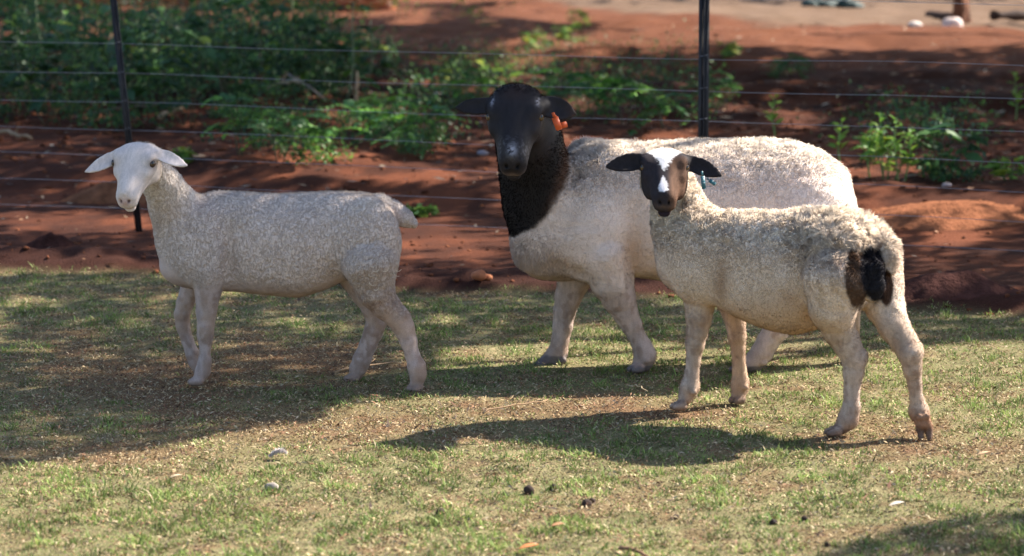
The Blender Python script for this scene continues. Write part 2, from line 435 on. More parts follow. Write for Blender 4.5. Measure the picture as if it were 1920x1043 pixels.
class Head:
    def __init__(s, o, yaw, pitch, L, roll=0.0, wid=1.0, deep=1.0, cheek=0):
        s.cheek = cheek
        y = math.radians(yaw); p = math.radians(pitch)
        hd = np.array([-math.sin(y), -math.cos(y), 0])
        s.f = np.array([hd[0]*math.cos(p), hd[1]*math.cos(p), -math.sin(p)])
        sd = np.array([math.cos(y), -math.sin(y), 0]); n = np.cross(s.f, sd)
        if n[2] < 0: n = -n
        r = math.radians(roll)
        s.s = sd*math.cos(r)+n*math.sin(r); s.n = n*math.cos(r)-sd*math.sin(r)
        s.o = np.asarray(o, float); s.L = L; s.wid = wid; s.deep = deep
    def P(s, a, t, n): return s.o+s.L*(s.s*a+s.f*t+s.n*n)
    def R(s, tilt=0):
        if not tilt: return np.array([s.s, s.f, s.n])
        c, d = math.cos(tilt), math.sin(tilt); return np.array([s.s*c+s.f*d, s.f*c-s.s*d, s.n])
    def local(s, p):
        q = (p-s.o)/s.L; return q@s.s, q@s.f, q@s.n
    def build(s, S):
        L = s.L; w = s.wid; dp = s.deep
        st = np.array([(-.10, .03, -.10, .10), (-.06, .10, -.20, .18), (.02, .165, -.30, .245), (.12, .195, -.38, .275), (.24, .20, -.43, .285),
                       (.36, .175, -.43, .272), (.48, .135, -.385, .238), (.60, .10, -.33, .200), (.72, .078, -.30, .176), (.83, .06, -.29, .162),
                       (.92, .04, -.28, .150), (.98, .015, -.255, .128), (1.03, -.04, -.21, .085)])
        st = st.copy(); st[:, 3] *= w; st[:, 2] *= dp
        st *= L
        S.loft((s.o, s.s, s.f, s.n), st, k=0.02, pw=2.2, sm=14, tap=.20)
        for sg in (-1, 1):
            S.ell(s.P(sg*.235*w, .27, .115), np.array([.075, .10, .06])*L, s.R(), k=.12*L)      # brow
            S.ell(s.P(sg*.225*w, .435, .01), np.array([.05, .10, .05])*L, s.R(), k=.12*L)       # below the eye
            S.ell(s.P(sg*.20*w, .24, -.27), np.array([.07, .16, .13])*L, s.R(), k=.16*L)        # jaw muscle
            S.ell(s.P(sg*.10, .885, -.035), np.array([.055, .085, .06])*L, s.R(), k=.06*L)       # nostril wing
            S.ell(s.P(sg*.085, .955, -.15), np.array([.065, .07, .055])*L, s.R(), k=.05*L)        # upper lip
            S.ell(s.P(sg*.300*w, .345, .075), np.array([.045, .055, .040])*L, s.R(), k=.03*L, cut=True)
            S.ell(s.P(sg*.066, .995, -.035), np.array([.017, .035, .040])*L, s.R(sg*.6), k=.012*L, cut=True)
        if s.cheek:
            for sg in (-1, 1): S.ell(s.P(sg*.185*w, .50, -.20), np.array([.10, .20, .13])*L, s.R(), k=.12*L)
        S.ell(s.P(0, .94, -.285), np.array([.095, .085, .05])*L, s.R(), k=.04*L)                  # chin
        S.ell(s.P(0, 1.00, -.215), np.array([.16, .11, .012])*L, s.R(), k=.014*L, cut=True)      # mouth line
        S.ell(s.P(0, 1.05, -.10), np.array([.008, .03, .07])*L, s.R(), k=.01*L, cut=True)
        S.ell(s.P(0, .50, .075), np.array([.13, .46, .06])*L, s.R(), k=.10*L)                    # nasal bridge
    def hair(s, p):
        a, t, nn = s.local(p); q = np.stack([a, t*.28, nn], 1)
        return .80+.40*fbm(q, 34, 55, 3)
    def ears(s, p):
        a, t, nn = s.local(p); return (np.abs(a) > .36)*(np.abs(a) < .93)*(nn < .4)*sstep(-.10, -.02, nn+np.clip(np.abs(a)-.40, 0, .25)*1.4)*(np.abs(t-.25) < .5)
    def mask(s, p):
        """1 on the head, 0 behind the jaw and on the neck"""
        a, t, nn = s.local(p)
        lim = -.44+np.clip(.42-t, 0, 1)*1.2
        return sstep(-.03, .05, nn-lim)*sstep(.46, .40, np.abs(a))*sstep(-.16, -.08, t)*sstep(1.25, 1.15, t)
    def eyes(s, root, base, m_eye, m_pup, r=.058):
        for sg in (-1, 1):
            c = s.P(sg*.268*s.wid, .345, .072); L = s.L
            out = s.s*sg*.62+s.n*.75+s.f*.10; out /= np.linalg.norm(out)
            mb = MB(); sphere(mb, (0, 0, 0), r*L, 14, 10)
            e = link('eye', mb.mesh('eye', True), m_eye, root, c-base)
            # slit pupil: a thin lens on the front of the eyeball
            ax = s.f-out*(s.f@out); ax /= np.linalg.norm(ax); up = np.cross(out, ax)
            mb = MB(); V = []; n = 10
            ring = [(math.cos(2*math.pi*i/n), math.sin(2*math.pi*i/n)) for i in range(n)]
            for rr, d in ((1.0, .975), (.55, 1.01)):
                for cx, cy in ring:
                    p = ax*cx*rr*.62+up*cy*rr*.30; q = out*math.sqrt(max(0.05, 1-float(p@p)))+p
                    V.append(q/np.linalg.norm(q)*r*L*(d+.015))
            V.append(out*r*L*1.03); Q = [[i, (i+1) % n, n+(i+1) % n, n+i] for i in range(n)]; T = [[n+i, n+(i+1) % n, 2*n] for i in range(n)]
            mb.add(V, Q, T)
            link('pupil', mb.mesh('pupil', True), m_pup, e)

def sphere(mb, c, r, nu=10, nv=6, jit=0, seed=0, sc=(1, 1, 1), col=None):
    V = [[0, 0, 1]]
    for i in range(1, nv):
        th = math.pi*i/nv
        for j in range(nu):
            ph = 2*math.pi*j/nu; V.append([math.sin(th)*math.cos(ph), math.sin(th)*math.sin(ph), math.cos(th)])
    V.append([0, 0, -1]); V = np.array(V)
    if jit: V = V*(1+jit*(vnoise(V*1.0+seed*7.7, 1.7, seed)[:, None]-.5)*2)
    Q = []; T = []
    for i in range(nv-2):
        for j in range(nu):
            a = 1+i*nu+j; b = 1+i*nu+(j+1) % nu; Q.append([a, a+nu, b+nu, b])
    for j in range(nu):
        T.append([0, 1+j, 1+(j+1) % nu]); m = 1+(nv-2)*nu; T.append([len(V)-1, m+(j+1) % nu, m+j])
    mb.add(V*r*np.asarray(sc)+np.asarray(c), Q, T, col)

def fleece(v, q, N, colf, lenf, count, base, seed=0, width=0.0013, comb=(0.25, 0, -0.75), clump=0.7, cf=55.0, clf=None, gain=1.12):
    """short strands of wool standing on the skin; lenf returns strand length (0 = bare)"""
    rng = np.random.default_rng(seed)
    e1 = v[q[:, 1]]-v[q[:, 0]]; e2 = v[q[:, 3]]-v[q[:, 0]]
    ctr = v[q].mean(1); ar = np.linalg.norm(np.cross(e1, e2), axis=1)
    ln = lenf(ctr, N[q[:, 0]]); w = ar*(ln > 0.0005)*(0.30+np.clip(ln/0.012, 0, 1.5)); w /= w.sum()
    f = rng.choice(len(q), count, p=w)
    a = rng.random(count)[:, None]; b = rng.random(count)[:, None]
    P = (v[q[f, 0]]*(1-a)+v[q[f, 1]]*a)*(1-b)+(v[q[f, 3]]*(1-a)+v[q[f, 2]]*a)*b
    n = N[q[f, 0]]; l = ln[f]*(0.6+0.7*rng.random(count))
    cl = np.stack([vnoise(P, cf, 3+i*9) for i in range(3)], 1)-0.5
    cl2 = np.stack([vnoise(P, cf*0.35, 43+i*9) for i in range(3)], 1)-0.5
    if clf is not None: clump = clf(P)[:, None]
    comb = np.asarray(comb)[None, :]; comb = comb-n*(comb*n).sum(1)[:, None]
    d0 = n*(.55+.5*np.minimum(clump, 1))+comb*0.5+cl*clump*1.6+(rng.random((count, 3))-.5)*0.45
    d0 /= np.linalg.norm(d0, axis=1)[:, None]
    d1 = d0*0.5+comb*0.7+cl*clump*3.0+cl2*clump*1.5+(rng.random((count, 3))-.5)*0.5
    d1 /= np.linalg.norm(d1, axis=1)[:, None]
    sd = np.cross(d0, rng.normal(size=(count, 3))); sd /= np.linalg.norm(sd, axis=1)[:, None]+1e-9
    wd = width*(0.7+0.6*rng.random(count))[:, None]
    p0 = P-n*0.002; p1 = P+d0*l[:, None]*0.55; p2 = p1+d1*l[:, None]*0.5
    V = np.stack([p0-sd*wd, p0+sd*wd, p1+sd*wd*.8, p1-sd*wd*.8, p2], 1).reshape(-1, 3)-base
    k = np.arange(count)*5
    Q = np.stack([k, k+1, k+2, k+3], 1); T = np.stack([k+3, k+2, k+4], 1)
    me = mk_mesh('fleece', V, quads=Q, tris=T)
    col = colf(P)*(0.92+0.16*rng.random(count))[:, None]*gain
    tip = np.repeat(col, 5, 0); tip[0::5] *= 0.85; tip[1::5] *= 0.85
    set_col(me, np.clip(tip, 0, 1)); set_vec(me, np.repeat(n, 5, 0), 'rootn')
    return me

def px_chain(rows):
    """rows (px, py, Y, radius in photo pixels) -> world chain"""
    return [(at(x, y, Y), r*mpp(x, y, Y)) for x, y, Y, r in rows]

def claw(S, c, fwd, r=0.0155, ln=0.026, sep=0.0105, up=0.020):
    """cloven hoof: two claws side by side"""
    f = np.asarray(fwd, float); f /= np.linalg.norm(f); sd = np.cross(f, [0, 0, 1.0]); sd /= np.linalg.norm(sd)
    for g in (-1, 1):
        S.cone(np.asarray(c)+sd*g*sep, r, np.asarray(c)+sd*g*sep*1.15+f*ln+np.array([0, 0, -.004]), r*.62, 0.006)

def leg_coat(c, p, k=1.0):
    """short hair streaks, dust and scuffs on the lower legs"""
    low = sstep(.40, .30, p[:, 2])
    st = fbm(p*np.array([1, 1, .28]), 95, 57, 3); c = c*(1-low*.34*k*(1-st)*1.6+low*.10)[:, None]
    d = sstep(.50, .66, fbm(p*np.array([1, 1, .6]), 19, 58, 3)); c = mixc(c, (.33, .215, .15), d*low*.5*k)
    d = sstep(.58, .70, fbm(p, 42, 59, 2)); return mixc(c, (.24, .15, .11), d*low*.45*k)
def finish_animal(S, root, base, colf, woolf, dispf, m_hide, it=2):
    v, q = S.surface(); v, q = largest(v, q); v = relax(v, q, it, 0.5)
    N = vnormals(v, q)
    v = v+N*(dispf(v)+.0022*(fbm(v, 60, 77, 2)-.5)*sstep(.42, .34, v[:, 2]))[:, None].astype(np.float32); N = vnormals(v, q)
    # flatten what would sink under the ground
    me = mk_mesh('body', v-base, quads=q, smooth=True)
    set_col(me, np.clip(colf(v), 0, 1))
    a = me.attributes.new('wool', 'FLOAT', 'POINT'); a.data.foreach_set('value', woolf(v).astype(np.float32))
    link('body', me, m_hide, root)
    return v, q, N

M_EYE_AMBER = mat('eye_amber', (0.085, 0.05, 0.022), rough=0.12, spec=0.6)
M_EYE_DARK = mat('eye_dark', (0.05, 0.03, 0.02), rough=0.1, spec=0.6)
M_PUPIL = mat('pupil', (0.006, 0.005, 0.006), rough=0.08, spec=0.7)
# ================================================================ ground
def bound_y(x):   # where the lawn gives way to bare soil
    return 10.86-0.27*x+0.07*np.sin(x*2.3)+0.04*np.sin(x*7.1+1)
def hgt(x, y):
    p = np.stack([x, y, np.zeros_like(x)], 1)
    soil = sstep(-.06, .10, y-bound_y(x)-.10*(fbm(p, 3, 71)-.5))
    g = .012*(fbm(p, 5, 61)-.5)+.006*(fbm(p, 40, 62)-.5)
    b = y-bound_y(x)
    ridge = .07*np.exp(-((b-.28)/.20)**2)*(.5+1.0*fbm(p, 2.6, 63))
    clod = .040*(fbm(p, 11, 64)-.5)*sstep(0.9, .2, b)*sstep(-.05, .1, b)
    flat = .022*(fbm(p, 3, 65)-.5)+.010*(fbm(p, 22, 66)-.5)
    bed = .13*sstep(2.6, 3.6, b)*(.6+.8*fbm(p, .9, 67))+.05*(fbm(p, 4, 68)-.5)*sstep(2.3, 3.2, b)
    far = .20*(fbm(p*np.array([.5, 1, 1]), 1.1, 69)-.5)*sstep(4, 8, b)+.07*(fbm(p, 3.3, 70)-.5)*sstep(4, 7, b)*sstep(30, 18, y)
    far = far+.10*sstep(0, 1, (y-23.5+.3*x*0)/1.2)*sstep(0, 3, x)
    far = far-.16*np.exp(-((y-22.0)/1.2)**2)*sstep(-1, 2, x)
    return g*(1-soil)+soil*(ridge+clod+flat+bed+far)
def hgt1(x, y): return float(hgt(np.array([float(x)]), np.array([float(y)]))[0])
def soilmask(x, y):
    p = np.stack([x, y, np.zeros_like(x)], 1)
    return sstep(-.06, .10, y-bound_y(x)-.10*(fbm(p, 3, 71)-.5))
def baremask(x, y):
    """worn patches of the lawn, placed where the photograph has them"""
    px, py = to_px(x, y, 0*x)
    m = np.zeros_like(x)
    for cx, cy, rx, ry, k in ((560, 670, 190, 30, 1.1), (280, 710, 260, 50, 1.0), (620, 800, 330, 42, .75), (200, 850, 260, 32, .8), (1060, 770, 260, 24, .9), (1250, 775, 160, 16, 1.1),
                              (250, 740, 300, 40, .45), (520, 955, 120, 16, .5), (1680, 830, 140, 24, .7), (1860, 845, 110, 22, .8), (1780, 900, 130, 30, .35), (300, 640, 260, 26, .3), (640, 560, 260, 16, .3)):
        m = np.maximum(m, k*np.exp(-(((px-cx)/rx)**2+((py-cy)/ry)**2)**1.3))
    p = np.stack([x, y, 0*x], 1); n = fbm(p, 6, 81); n2 = fbm(p, 24, 82)
    return np.clip(m*(.6+.9*n)+sstep(.56, .72, n)*.5+sstep(.6, .75, n2)*.35, 0, 1)

def build_ground():
    ys = [2.0, 4.5]; y = 5.9
    while y < 12.8: ys.append(y); y += .022
    while y < 42: ys.append(y); y *= 1.0035
    while y < 900: ys.append(y); y *= 1.12
    ys = np.array(ys); nx = 230
    u = np.linspace(-1, 1, nx); u = u*(.55+.45*np.abs(u)**5)      # dense in the middle
    X = u[None, :]*(ys[:, None]*.55+1.2)
    X = np.where(np.abs(u)[None, :] > .995, np.sign(u)[None, :]*(ys[:, None]*3+20), X)
    Y = np.repeat(ys[:, None], nx, 1)
    x = X.ravel(); yy = Y.ravel(); z = hgt(x, yy)
    V = np.stack([x, yy, z], 1); ny = len(ys)
    i = np.arange(ny-1)[:, None]*nx+np.arange(nx-1)[None, :]; i = i.ravel()
    Q = np.stack([i, i+1, i+nx+1, i+nx], 1)
    me = mk_mesh('ground', V, quads=Q, smooth=True)
    p = np.stack([x, yy, 0*x], 1); s = soilmask(x, yy); b = baremask(x, yy)
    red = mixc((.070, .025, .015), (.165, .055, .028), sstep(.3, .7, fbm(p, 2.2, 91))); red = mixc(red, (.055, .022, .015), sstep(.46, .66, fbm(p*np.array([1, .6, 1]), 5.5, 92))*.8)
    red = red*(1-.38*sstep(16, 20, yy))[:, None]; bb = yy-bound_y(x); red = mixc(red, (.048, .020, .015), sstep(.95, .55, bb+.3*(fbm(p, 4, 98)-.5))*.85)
    pale = mixc((.145, .09, .06), (.215, .142, .10), fbm(p*np.array([1, .5, 1]), 3, 93)); k = sstep(-.6, .9, yy-26.5-3.6*np.clip(2.6-x, 0, 4)-1.2*(fbm(p, .8, 94)-.5)*2); red = mixc(red, pale, k)
    orange = mixc((.15, .055, .03), (.24, .095, .05), fbm(p, 4, 95)); red = mixc(red, orange, sstep(22, 25, yy)*(1-k)*.7)
    lawn = mixc((.27, .225, .12), (.135, .135, .06), fbm(p, 9, 97)); lawn = lawn*(.62+.76*fbm(p, 34, 99, 2))[:, None]; lawn = mixc(lawn, (.19, .105, .06), b*.85)
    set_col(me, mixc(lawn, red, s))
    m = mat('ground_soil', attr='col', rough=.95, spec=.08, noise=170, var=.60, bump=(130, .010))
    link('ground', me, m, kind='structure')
build_ground()

# ---------------------------------------------------------------- lawn
def build_grass():
    rng = np.random.default_rng(5)
    n = 560000
    y = 6.15+(11.9-6.15)*rng.random(n)**1.25; x = (rng.random(n)*2-1)*(.225*y+.35)
    p = np.stack([x, y, 0*x], 1)
    s = soilmask(x, y); b = baremask(x, y); tuft = fbm(p, 16, 101, 3); pat = fbm(p, 2.6, 102, 3)
    keep = rng.random(n) < (1-s)*(1.0-.45*b)*(.50+.9*sstep(.38, .62, tuft))
    x, y, p, b, tuft, pat = x[keep], y[keep], p[keep], b[keep], tuft[keep], pat[keep]; n = len(x)
    z = hgt(x, y)
    ln = (.006+.014*rng.random(n)**1.6)*(.5+1.3*sstep(.42, .68, tuft))*(1-.45*b); ln *= np.where(rng.random(n) < .02, 1.9, 1)*(1-.35*b)
    dead = rng.random(n) < np.clip(.47+.55*b+.5*(fbm(p, 7, 103)-.5)+.25*(pat-.5), .08, .95)
    th = rng.random(n)*2*math.pi; lean = np.where(dead, .9+.9*rng.random(n), .25+.75*rng.random(n))
    d = np.stack([np.cos(th)*np.sin(lean*.7), np.sin(th)*np.sin(lean*.7), np.cos(lean*.7)], 1)
    d2 = np.stack([np.cos(th)*np.sin(lean*1.25), np.sin(th)*np.sin(lean*1.25), np.cos(np.minimum(lean*1.25, 1.75))], 1)
    sd = np.stack([-np.sin(th+rng.normal(size=n)*.7), np.cos(th), 0*th], 1); w = (.0011+.0011*rng.random(n))[:, None]
    P = np.stack([x, y, z-.002], 1); p1 = P+d*ln[:, None]*.55; p2 = p1+d2*ln[:, None]*.55
    V = np.stack([P, p1+sd*w*1.1, p2, p1-sd*w*1.1], 1).reshape(-1, 3)
    k = np.arange(n)*4
    me = mk_mesh('lawn_grass', V, quads=np.stack([k, k+1, k+2, k+3], 1))
    g = mixc((.115, .185, .045), (.28, .345, .105), rng.random(n)); g = mixc(g, (.07, .12, .04), sstep(.5, .7, pat)[:]*.4)
    dd = mixc((.42, .33, .18), (.66, .56, .35), rng.random(n)); dd = mixc(dd, (.22, .13, .07), (rng.random(n) < .25)*.9)
    c = np.where(dead[:, None], dd, g)*(.65+.65*rng.random(n))[:, None]*(.72+.55*sstep(.35, .65, fbm(p, 13, 105, 3)))[:, None]
    set_col(me, np.repeat(c, 4, 0))
    link('lawn_grass', me, mat('grass_blade', attr='col', rough=.6, spec=.2, noise=3, var=.05, transl=.35), kind='stuff',
         label='short patchy lawn grass, green and straw coloured, under the sheep', category='grass')
    return n
print('grass', build_grass())

def litter(name, n, yr, xr, kind_label, cat, seed, m, mode, size, cols, flat=.5):
    rng = np.random.default_rng(seed)
    y = rng.uniform(*yr, n); x = (rng.random(n)*2-1)*(xr*y+.3); s = soilmask(x, y); b = y-bound_y(x)
    k = (s > .5) if mode != 'lawn' else (s < .5)
    if mode == 'lawn': k &= rng.random(n) < .38+.8*baremask(x, y)
    if mode == 'far': k &= (y > 14) | (rng.random(n) < .25)
    x, y, b = x[k], y[k], b[k]; n = len(x); z = hgt(x, y); P = np.stack([x, y, z], 1)
    cols = np.array(cols); c = cols[rng.integers(len(cols), size=n)]*(.8+.4*rng.random(n))[:, None]
    if mode == 'clod':
        r = (.003+.017*rng.random(n)**5)*np.where(b < .8, 1, np.where(b < 2.4, .55, .9))*np.where(y > 15, 1.6, 1)
        t0 = MB(); sphere(t0, (0, 0, 0), 1, 5, 4); U = np.vstack(t0.v); q0 = np.vstack(t0.q); q1 = np.vstack(t0.t); m_ = len(U)
        V = U[None]*(1+.6*(rng.random((n, m_, 1))-.5)*2)*r[:, None, None]*np.stack([1+.5*rng.random(n), np.ones(n), .7*np.ones(n)], 1)[:, None, :]
        th = rng.random(n)*6.28; ct, st = np.cos(th)[:, None], np.sin(th)[:, None]
        V = np.stack([V[..., 0]*ct-V[..., 1]*st, V[..., 0]*st+V[..., 1]*ct, V[..., 2]], 2)+(P+np.stack([0*r, 0*r, r*.2], 1))[:, None, :]
        o_ = (np.arange(n)*m_)[:, None, None]
        me = mk_mesh(name, V.reshape(-1, 3), quads=(q0[None]+o_).reshape(-1, 4), tris=(q1[None]+o_).reshape(-1, 3)); rep_ = m_
    else:
        L = size[0]+size[1]*rng.random(n)**2; w = L*(.07+.26*rng.random(n)**1.5); th = rng.random(n)*6.28
        P[:, 2] += .002+.009*rng.random(n)
        a = np.stack([np.cos(th), np.sin(th), (rng.random(n)-.5)*flat], 1)*L[:, None]; bb = np.stack([-np.sin(th), np.cos(th), (rng.random(n)-.5)*.9], 1)*w[:, None]
        V = np.stack([P-a, P-bb+[0, 0, .003], P+a, P+bb], 1).reshape(-1, 3); i_ = np.arange(n)*4
        me = mk_mesh(name, V, quads=np.stack([i_, i_+1, i_+2, i_+3], 1)); rep_ = 4
    set_col(me, np.repeat(c, rep_, 0))
    return link(name, me, m, kind='stuff', label=kind_label, category=cat)
DRY = mat('dry_leaf', attr='col', rough=.8, noise=40, var=.2)
litter('soil_crumbs', 6000, (10.0, 20), .23, 'loose red soil crumbs scattered over the bare earth', 'soil', 3, mat('clod', attr='col', rough=.95, spec=.05, noise=60, var=.3, bump=(90, .004)), 'clod', None, [(.08, .030, .018), (.18, .068, .035), (.12, .045, .025)])
litter('leaf_litter', 190000, (6.2, 11.6), .22, 'dry leaf and bark crumbs lying in the lawn', 'leaf litter', 4, DRY, 'lawn', (.0022, .0085), [(.36, .24, .13), (.24, .11, .06), (.12, .07, .045), (.46, .36, .24), (.30, .16, .09), (.42, .30, .17), (.10, .06, .04), (.36, .28, .16), (.38, .28, .16), (.44, .35, .21)], 1.4)
litter('lawn_debris', 2600, (6.2, 11.4), .22, 'dark brown bark and dung crumbs scattered in the lawn', 'debris', 8, DRY, 'lawn', (.004, .016), [(.10, .06, .04), (.16, .09, .055), (.07, .045, .035), (.20, .10, .06)], 1.6)
litter('garden_mulch', 6000, (11.3, 27), .23, 'dry straw and leaf scraps lying over the garden soil', 'mulch', 6, DRY, 'far', (.010, .045), [(.36, .24, .15), (.22, .11, .06), (.10, .06, .045), (.42, .34, .25)])

# ---------------------------------------------------------------- fence
def build_fence():
    hts = []
    YR = 11.4; YL = YR*14620/12700.0
    A = at(0, 400, YL); B = at(1920, 400, YR); dv = (B-A)[:2]
    base = np.array([at(1313, 500, 11.95)[0], 11.95, 0])
    def line(x): return A[1]+(B[1]-A[1])*(x-A[0])/(B[0]-A[0])
    root = empty('wire_fence', (base[0], line(base[0]), 0), 'fence of thin steel wires on dark steel pickets behind the sheep', 'fence')
    rb = np.array([base[0], line(base[0]), 0])
    mw = mat('galvanised_wire', (.30, .30, .34), rough=.5, metal=.3, spec=.5, noise=9, var=.2)
    mp = mat('black_steel', (.022, .019, .022), rough=.55, spec=.4, noise=30, var=.5, bump=(80, .001))
    x0, x1 = -5.2, 5.2
    for py in (7, 122, 185, 245, 303, 358, 415, 470):
        z = at(1920, py, YR)[2]; hts.append(z)
        xs = np.linspace(x0, x1, 60); pts = []
        for x in xs:
            u = (x-x0)/(x1-x0)*3 % 1.0
            pts.append((x, line(x), z-.010*4*u*(1-u)+.003*math.sin(x*3+z*9)))
        mb = MB(); mb.tube(pts, .0012, 5); link('wire', mb.mesh('wire', True, rb), mw, root)
    def post(x, top, w, lean=(0, 0), foot=0.0):
        y = line(x)-.012; mb = MB()
        # Y-section picket: three flanges
        P0 = np.array([x, y, hgt1(x, y)-.10]); P1 = np.array([x+lean[0], y+lean[1], top])
        a = (P1-P0); L = np.linalg.norm(a); a /= L; s = np.cross([0, -1, 0], a); s /= np.linalg.norm(s); f = np.cross(a, s)
        R = lambda ang: (s*math.cos(ang)+f*math.sin(ang))
        for ang in (math.radians(0), math.radians(180), math.radians(90)):
            d = R(ang); nn = np.cross(a, d)
            Rm = np.stack([d, nn, a], 1)
            mb.box((P0+P1)/2+d*w*.27, (w*.26, .0028, L/2), Rm)
        link('post', mb.mesh('post', False, rb), mp, root)
        for z in hts[:-1]:
            t = (z-P0[2])/(P1[2]-P0[2]); c = P0+(P1-P0)*t
            m2 = MB(); th = np.linspace(0, 2*math.pi*1.2, 12)
            m2.tube(np.stack([c[0]+np.cos(th)*w*.36, c[1]-.004+np.sin(th)*.008, z+.002*th], 1), .0013, 5, cap=False)
            link('wire_tie', m2.mesh('wire_tie', True, rb), mw, root)
    Lp = at(267, 432, 12.9); lt = at(213, -25, 12.9)
    post(Lp[0], lt[2], .032, (lt[0]-Lp[0], 0))
    Rp = at(1315, 480, 11.95); post(Rp[0], 1.38, .046, (-.006, 0))
    post(5.2, 1.40, .046); post(-5.2, 1.38, .046)
build_fence()

# ---------------------------------------------------------------- brick wall far left
def build_wall():
    Y = 32.6; base = (at(300, 40, Y)[0], Y, 0)
    root = empty('garden_wall', base, 'low orange red brick wall far back behind the dark weeds', 'wall')
    mb = MB(); mb.box((0, .07, .22), (2.9, .045, .22)); link('mortar_core', mb.mesh('mortar_core'), mat('mortar', (.30, .20, .15), .95, bump=(60, .004)), root)
    m0 = MB(); m0.box((0, 0, 0), (.108, .05, .034)); me = m0.mesh('brick')
    mats = [mat('brick_clay', (.50, .15, .06), .9, noise=14, var=.25, bump=(80, .003)), mat('brick_clay_dark', (.36, .10, .045), .9, noise=14, var=.25, bump=(80, .003))]
    mes = []
    for m in mats:
        e = me.copy(); e.materials.append(m); mes.append(e)
    for r in range(6):
        for c in range(25):
            x = -2.78+c*.23+(r % 2)*.115
            o = bpy.data.objects.new('brick', mes[int(random.random() < .35)]); C.objects.link(o); o.parent = root
            o.location = (x, random.uniform(-.004, .004)+.012, .038+r*.078); o.rotation_euler = (0, 0, random.uniform(-.01, .01))
build_wall()

# ---------------------------------------------------------------- plants
def leaf_quad(mb, P, d, n, L, w, bend=.25, col=None, seg=3):
    d = d/np.linalg.norm(d); n = n-d*(n@d); n = n/(np.linalg.norm(n)+1e-9); s = np.cross(d, n)
    pr = [.12, .85, 1.0, .7, 0.0] if seg == 4 else [.15, 1.0, .75, 0.0]
    V = []; m = len(pr)
    for i, q in enumerate(pr):
        t = i/(m-1); c = P+d*L*t-n*L*bend*t*t
        if i < m-1: V += [c-s*w*q, c+s*w*q]
        else: V.append(c)
    Q = [[2*i, 2*i+1, 2*i+3, 2*i+2] for i in range(m-2)]
    mb.add(V, Q, [[2*(m-2), 2*(m-2)+1, 2*(m-1)]], col)
def frond_mesh(name, L=.20, pairs=7, seed=0, col=(.10, .24, .04)):
    """compound leaf: a rachis with paired leaflets, growing along +X and arching over"""
    rng = np.random.default_rng(seed); mb = MB()
    pts = [np.array([L*t, .01*math.sin(t*3+seed), .16*L*math.sin(t*2.6)-.42*L*t*t]) for t in np.linspace(0, 1, 8)]
    mb.tube(pts, np.linspace(.0022, .0008, 8), 4, col=np.array(col)*.8)
    for i in range(1, pairs+1):
        t = .18+.80*i/pairs; k = min(6, int(t*7)); P = pts[k]+(pts[k+1]-pts[k])*(t*7-k); T = pts[k+1]-pts[k]; T /= np.linalg.norm(T)
        for sg in (-1, 1):
            d = T*.55+np.array([0, sg, .12])+rng.normal(size=3)*.08
            leaf_quad(mb, P, d, np.array([0, 0, 1.0])+rng.normal(size=3)*.25, L*(.24-.08*abs(t-.5)), L*.062, .2, np.array(col)*(.75+.5*rng.random()))
    leaf_quad(mb, pts[-1], pts[-1]-pts[-2], np.array([0, 0, 1.0]), L*.2, L*.07, .2, col)
    return mb.mesh(name)
def ovate_mesh(name, L=.10, seed=0, col=(.07, .16, .04), w=.32):
    mb = MB(); d = np.array([1.0, 0, .15])
    mb.tube([(0, 0, 0), (L*.35, 0, .03*L)], .0012, 4, col=np.array(col)*.8)
    for sg in (-1, 1):
        leaf_quad(mb, np.array([L*.3, 0, .02*L]), d+np.array([0, sg*.16, 0]), np.array([0, -sg*.35, 1.0]), L, L*w*.75, .35, np.array(col)*(1+.1*sg), 4)
    return mb.mesh(name)
LEAFM = mat('green_leaf', attr='col', rough=.5, spec=.3, noise=20, var=.2, transl=.40)
STEMM = mat('plant_stem', attr='col', rough=.7, noise=20, var=.25)
FR_B = [frond_mesh('frond', .19, 7, i, c) for i, c in enumerate(((.15, .34, .045), (.12, .29, .04), (.19, .38, .06)))]
FR_D = [frond_mesh('frond', .19, 7, 10+i, c) for i, c in enumerate(((.055, .15, .045), (.045, .125, .045), (.07, .17, .04)))]
OV_B = [ovate_mesh('leaf', .085, i, c) for i, c in enumerate(((.15, .30, .05), (.20, .33, .05), (.32, .38, .05)))]
OV_D = [ovate_mesh('leaf', .10, 5+i, c) for i, c in enumerate(((.055, .13, .045), (.075, .17, .05), (.05, .115, .06)))]
for e in FR_B+FR_D+OV_B+OV_D: e.materials.append(LEAFM)
PR = random.Random(21)
def put_leaf(me, root, P, az, tilt, sc, name):
    o = bpy.data.objects.new(name, me); C.objects.link(o); o.parent = root
    o.location = tuple(P); o.rotation_euler = (PR.uniform(-.3, .3), -tilt, az); o.scale = (sc, sc, sc)
def leaf_batch(P, d, n, L, w, bend, col):
    d = d/np.linalg.norm(d, axis=1)[:, None]; n = n-d*(n*d).sum(1)[:, None]; n /= np.linalg.norm(n, axis=1)[:, None]+1e-9; s = np.cross(d, n)
    L = L[:, None]; w = w[:, None]; m = len(P)
    c1 = P+d*L*.5-n*L*bend*.25; c3 = P+d*L-n*L*bend
    V = np.stack([P, c1-s*w, c3, c1+s*w], 1).reshape(-1, 3); k = np.arange(m)*4
    return V, np.stack([k, k+1, k+2, k+3], 1), None, np.repeat(col, 4, 0)
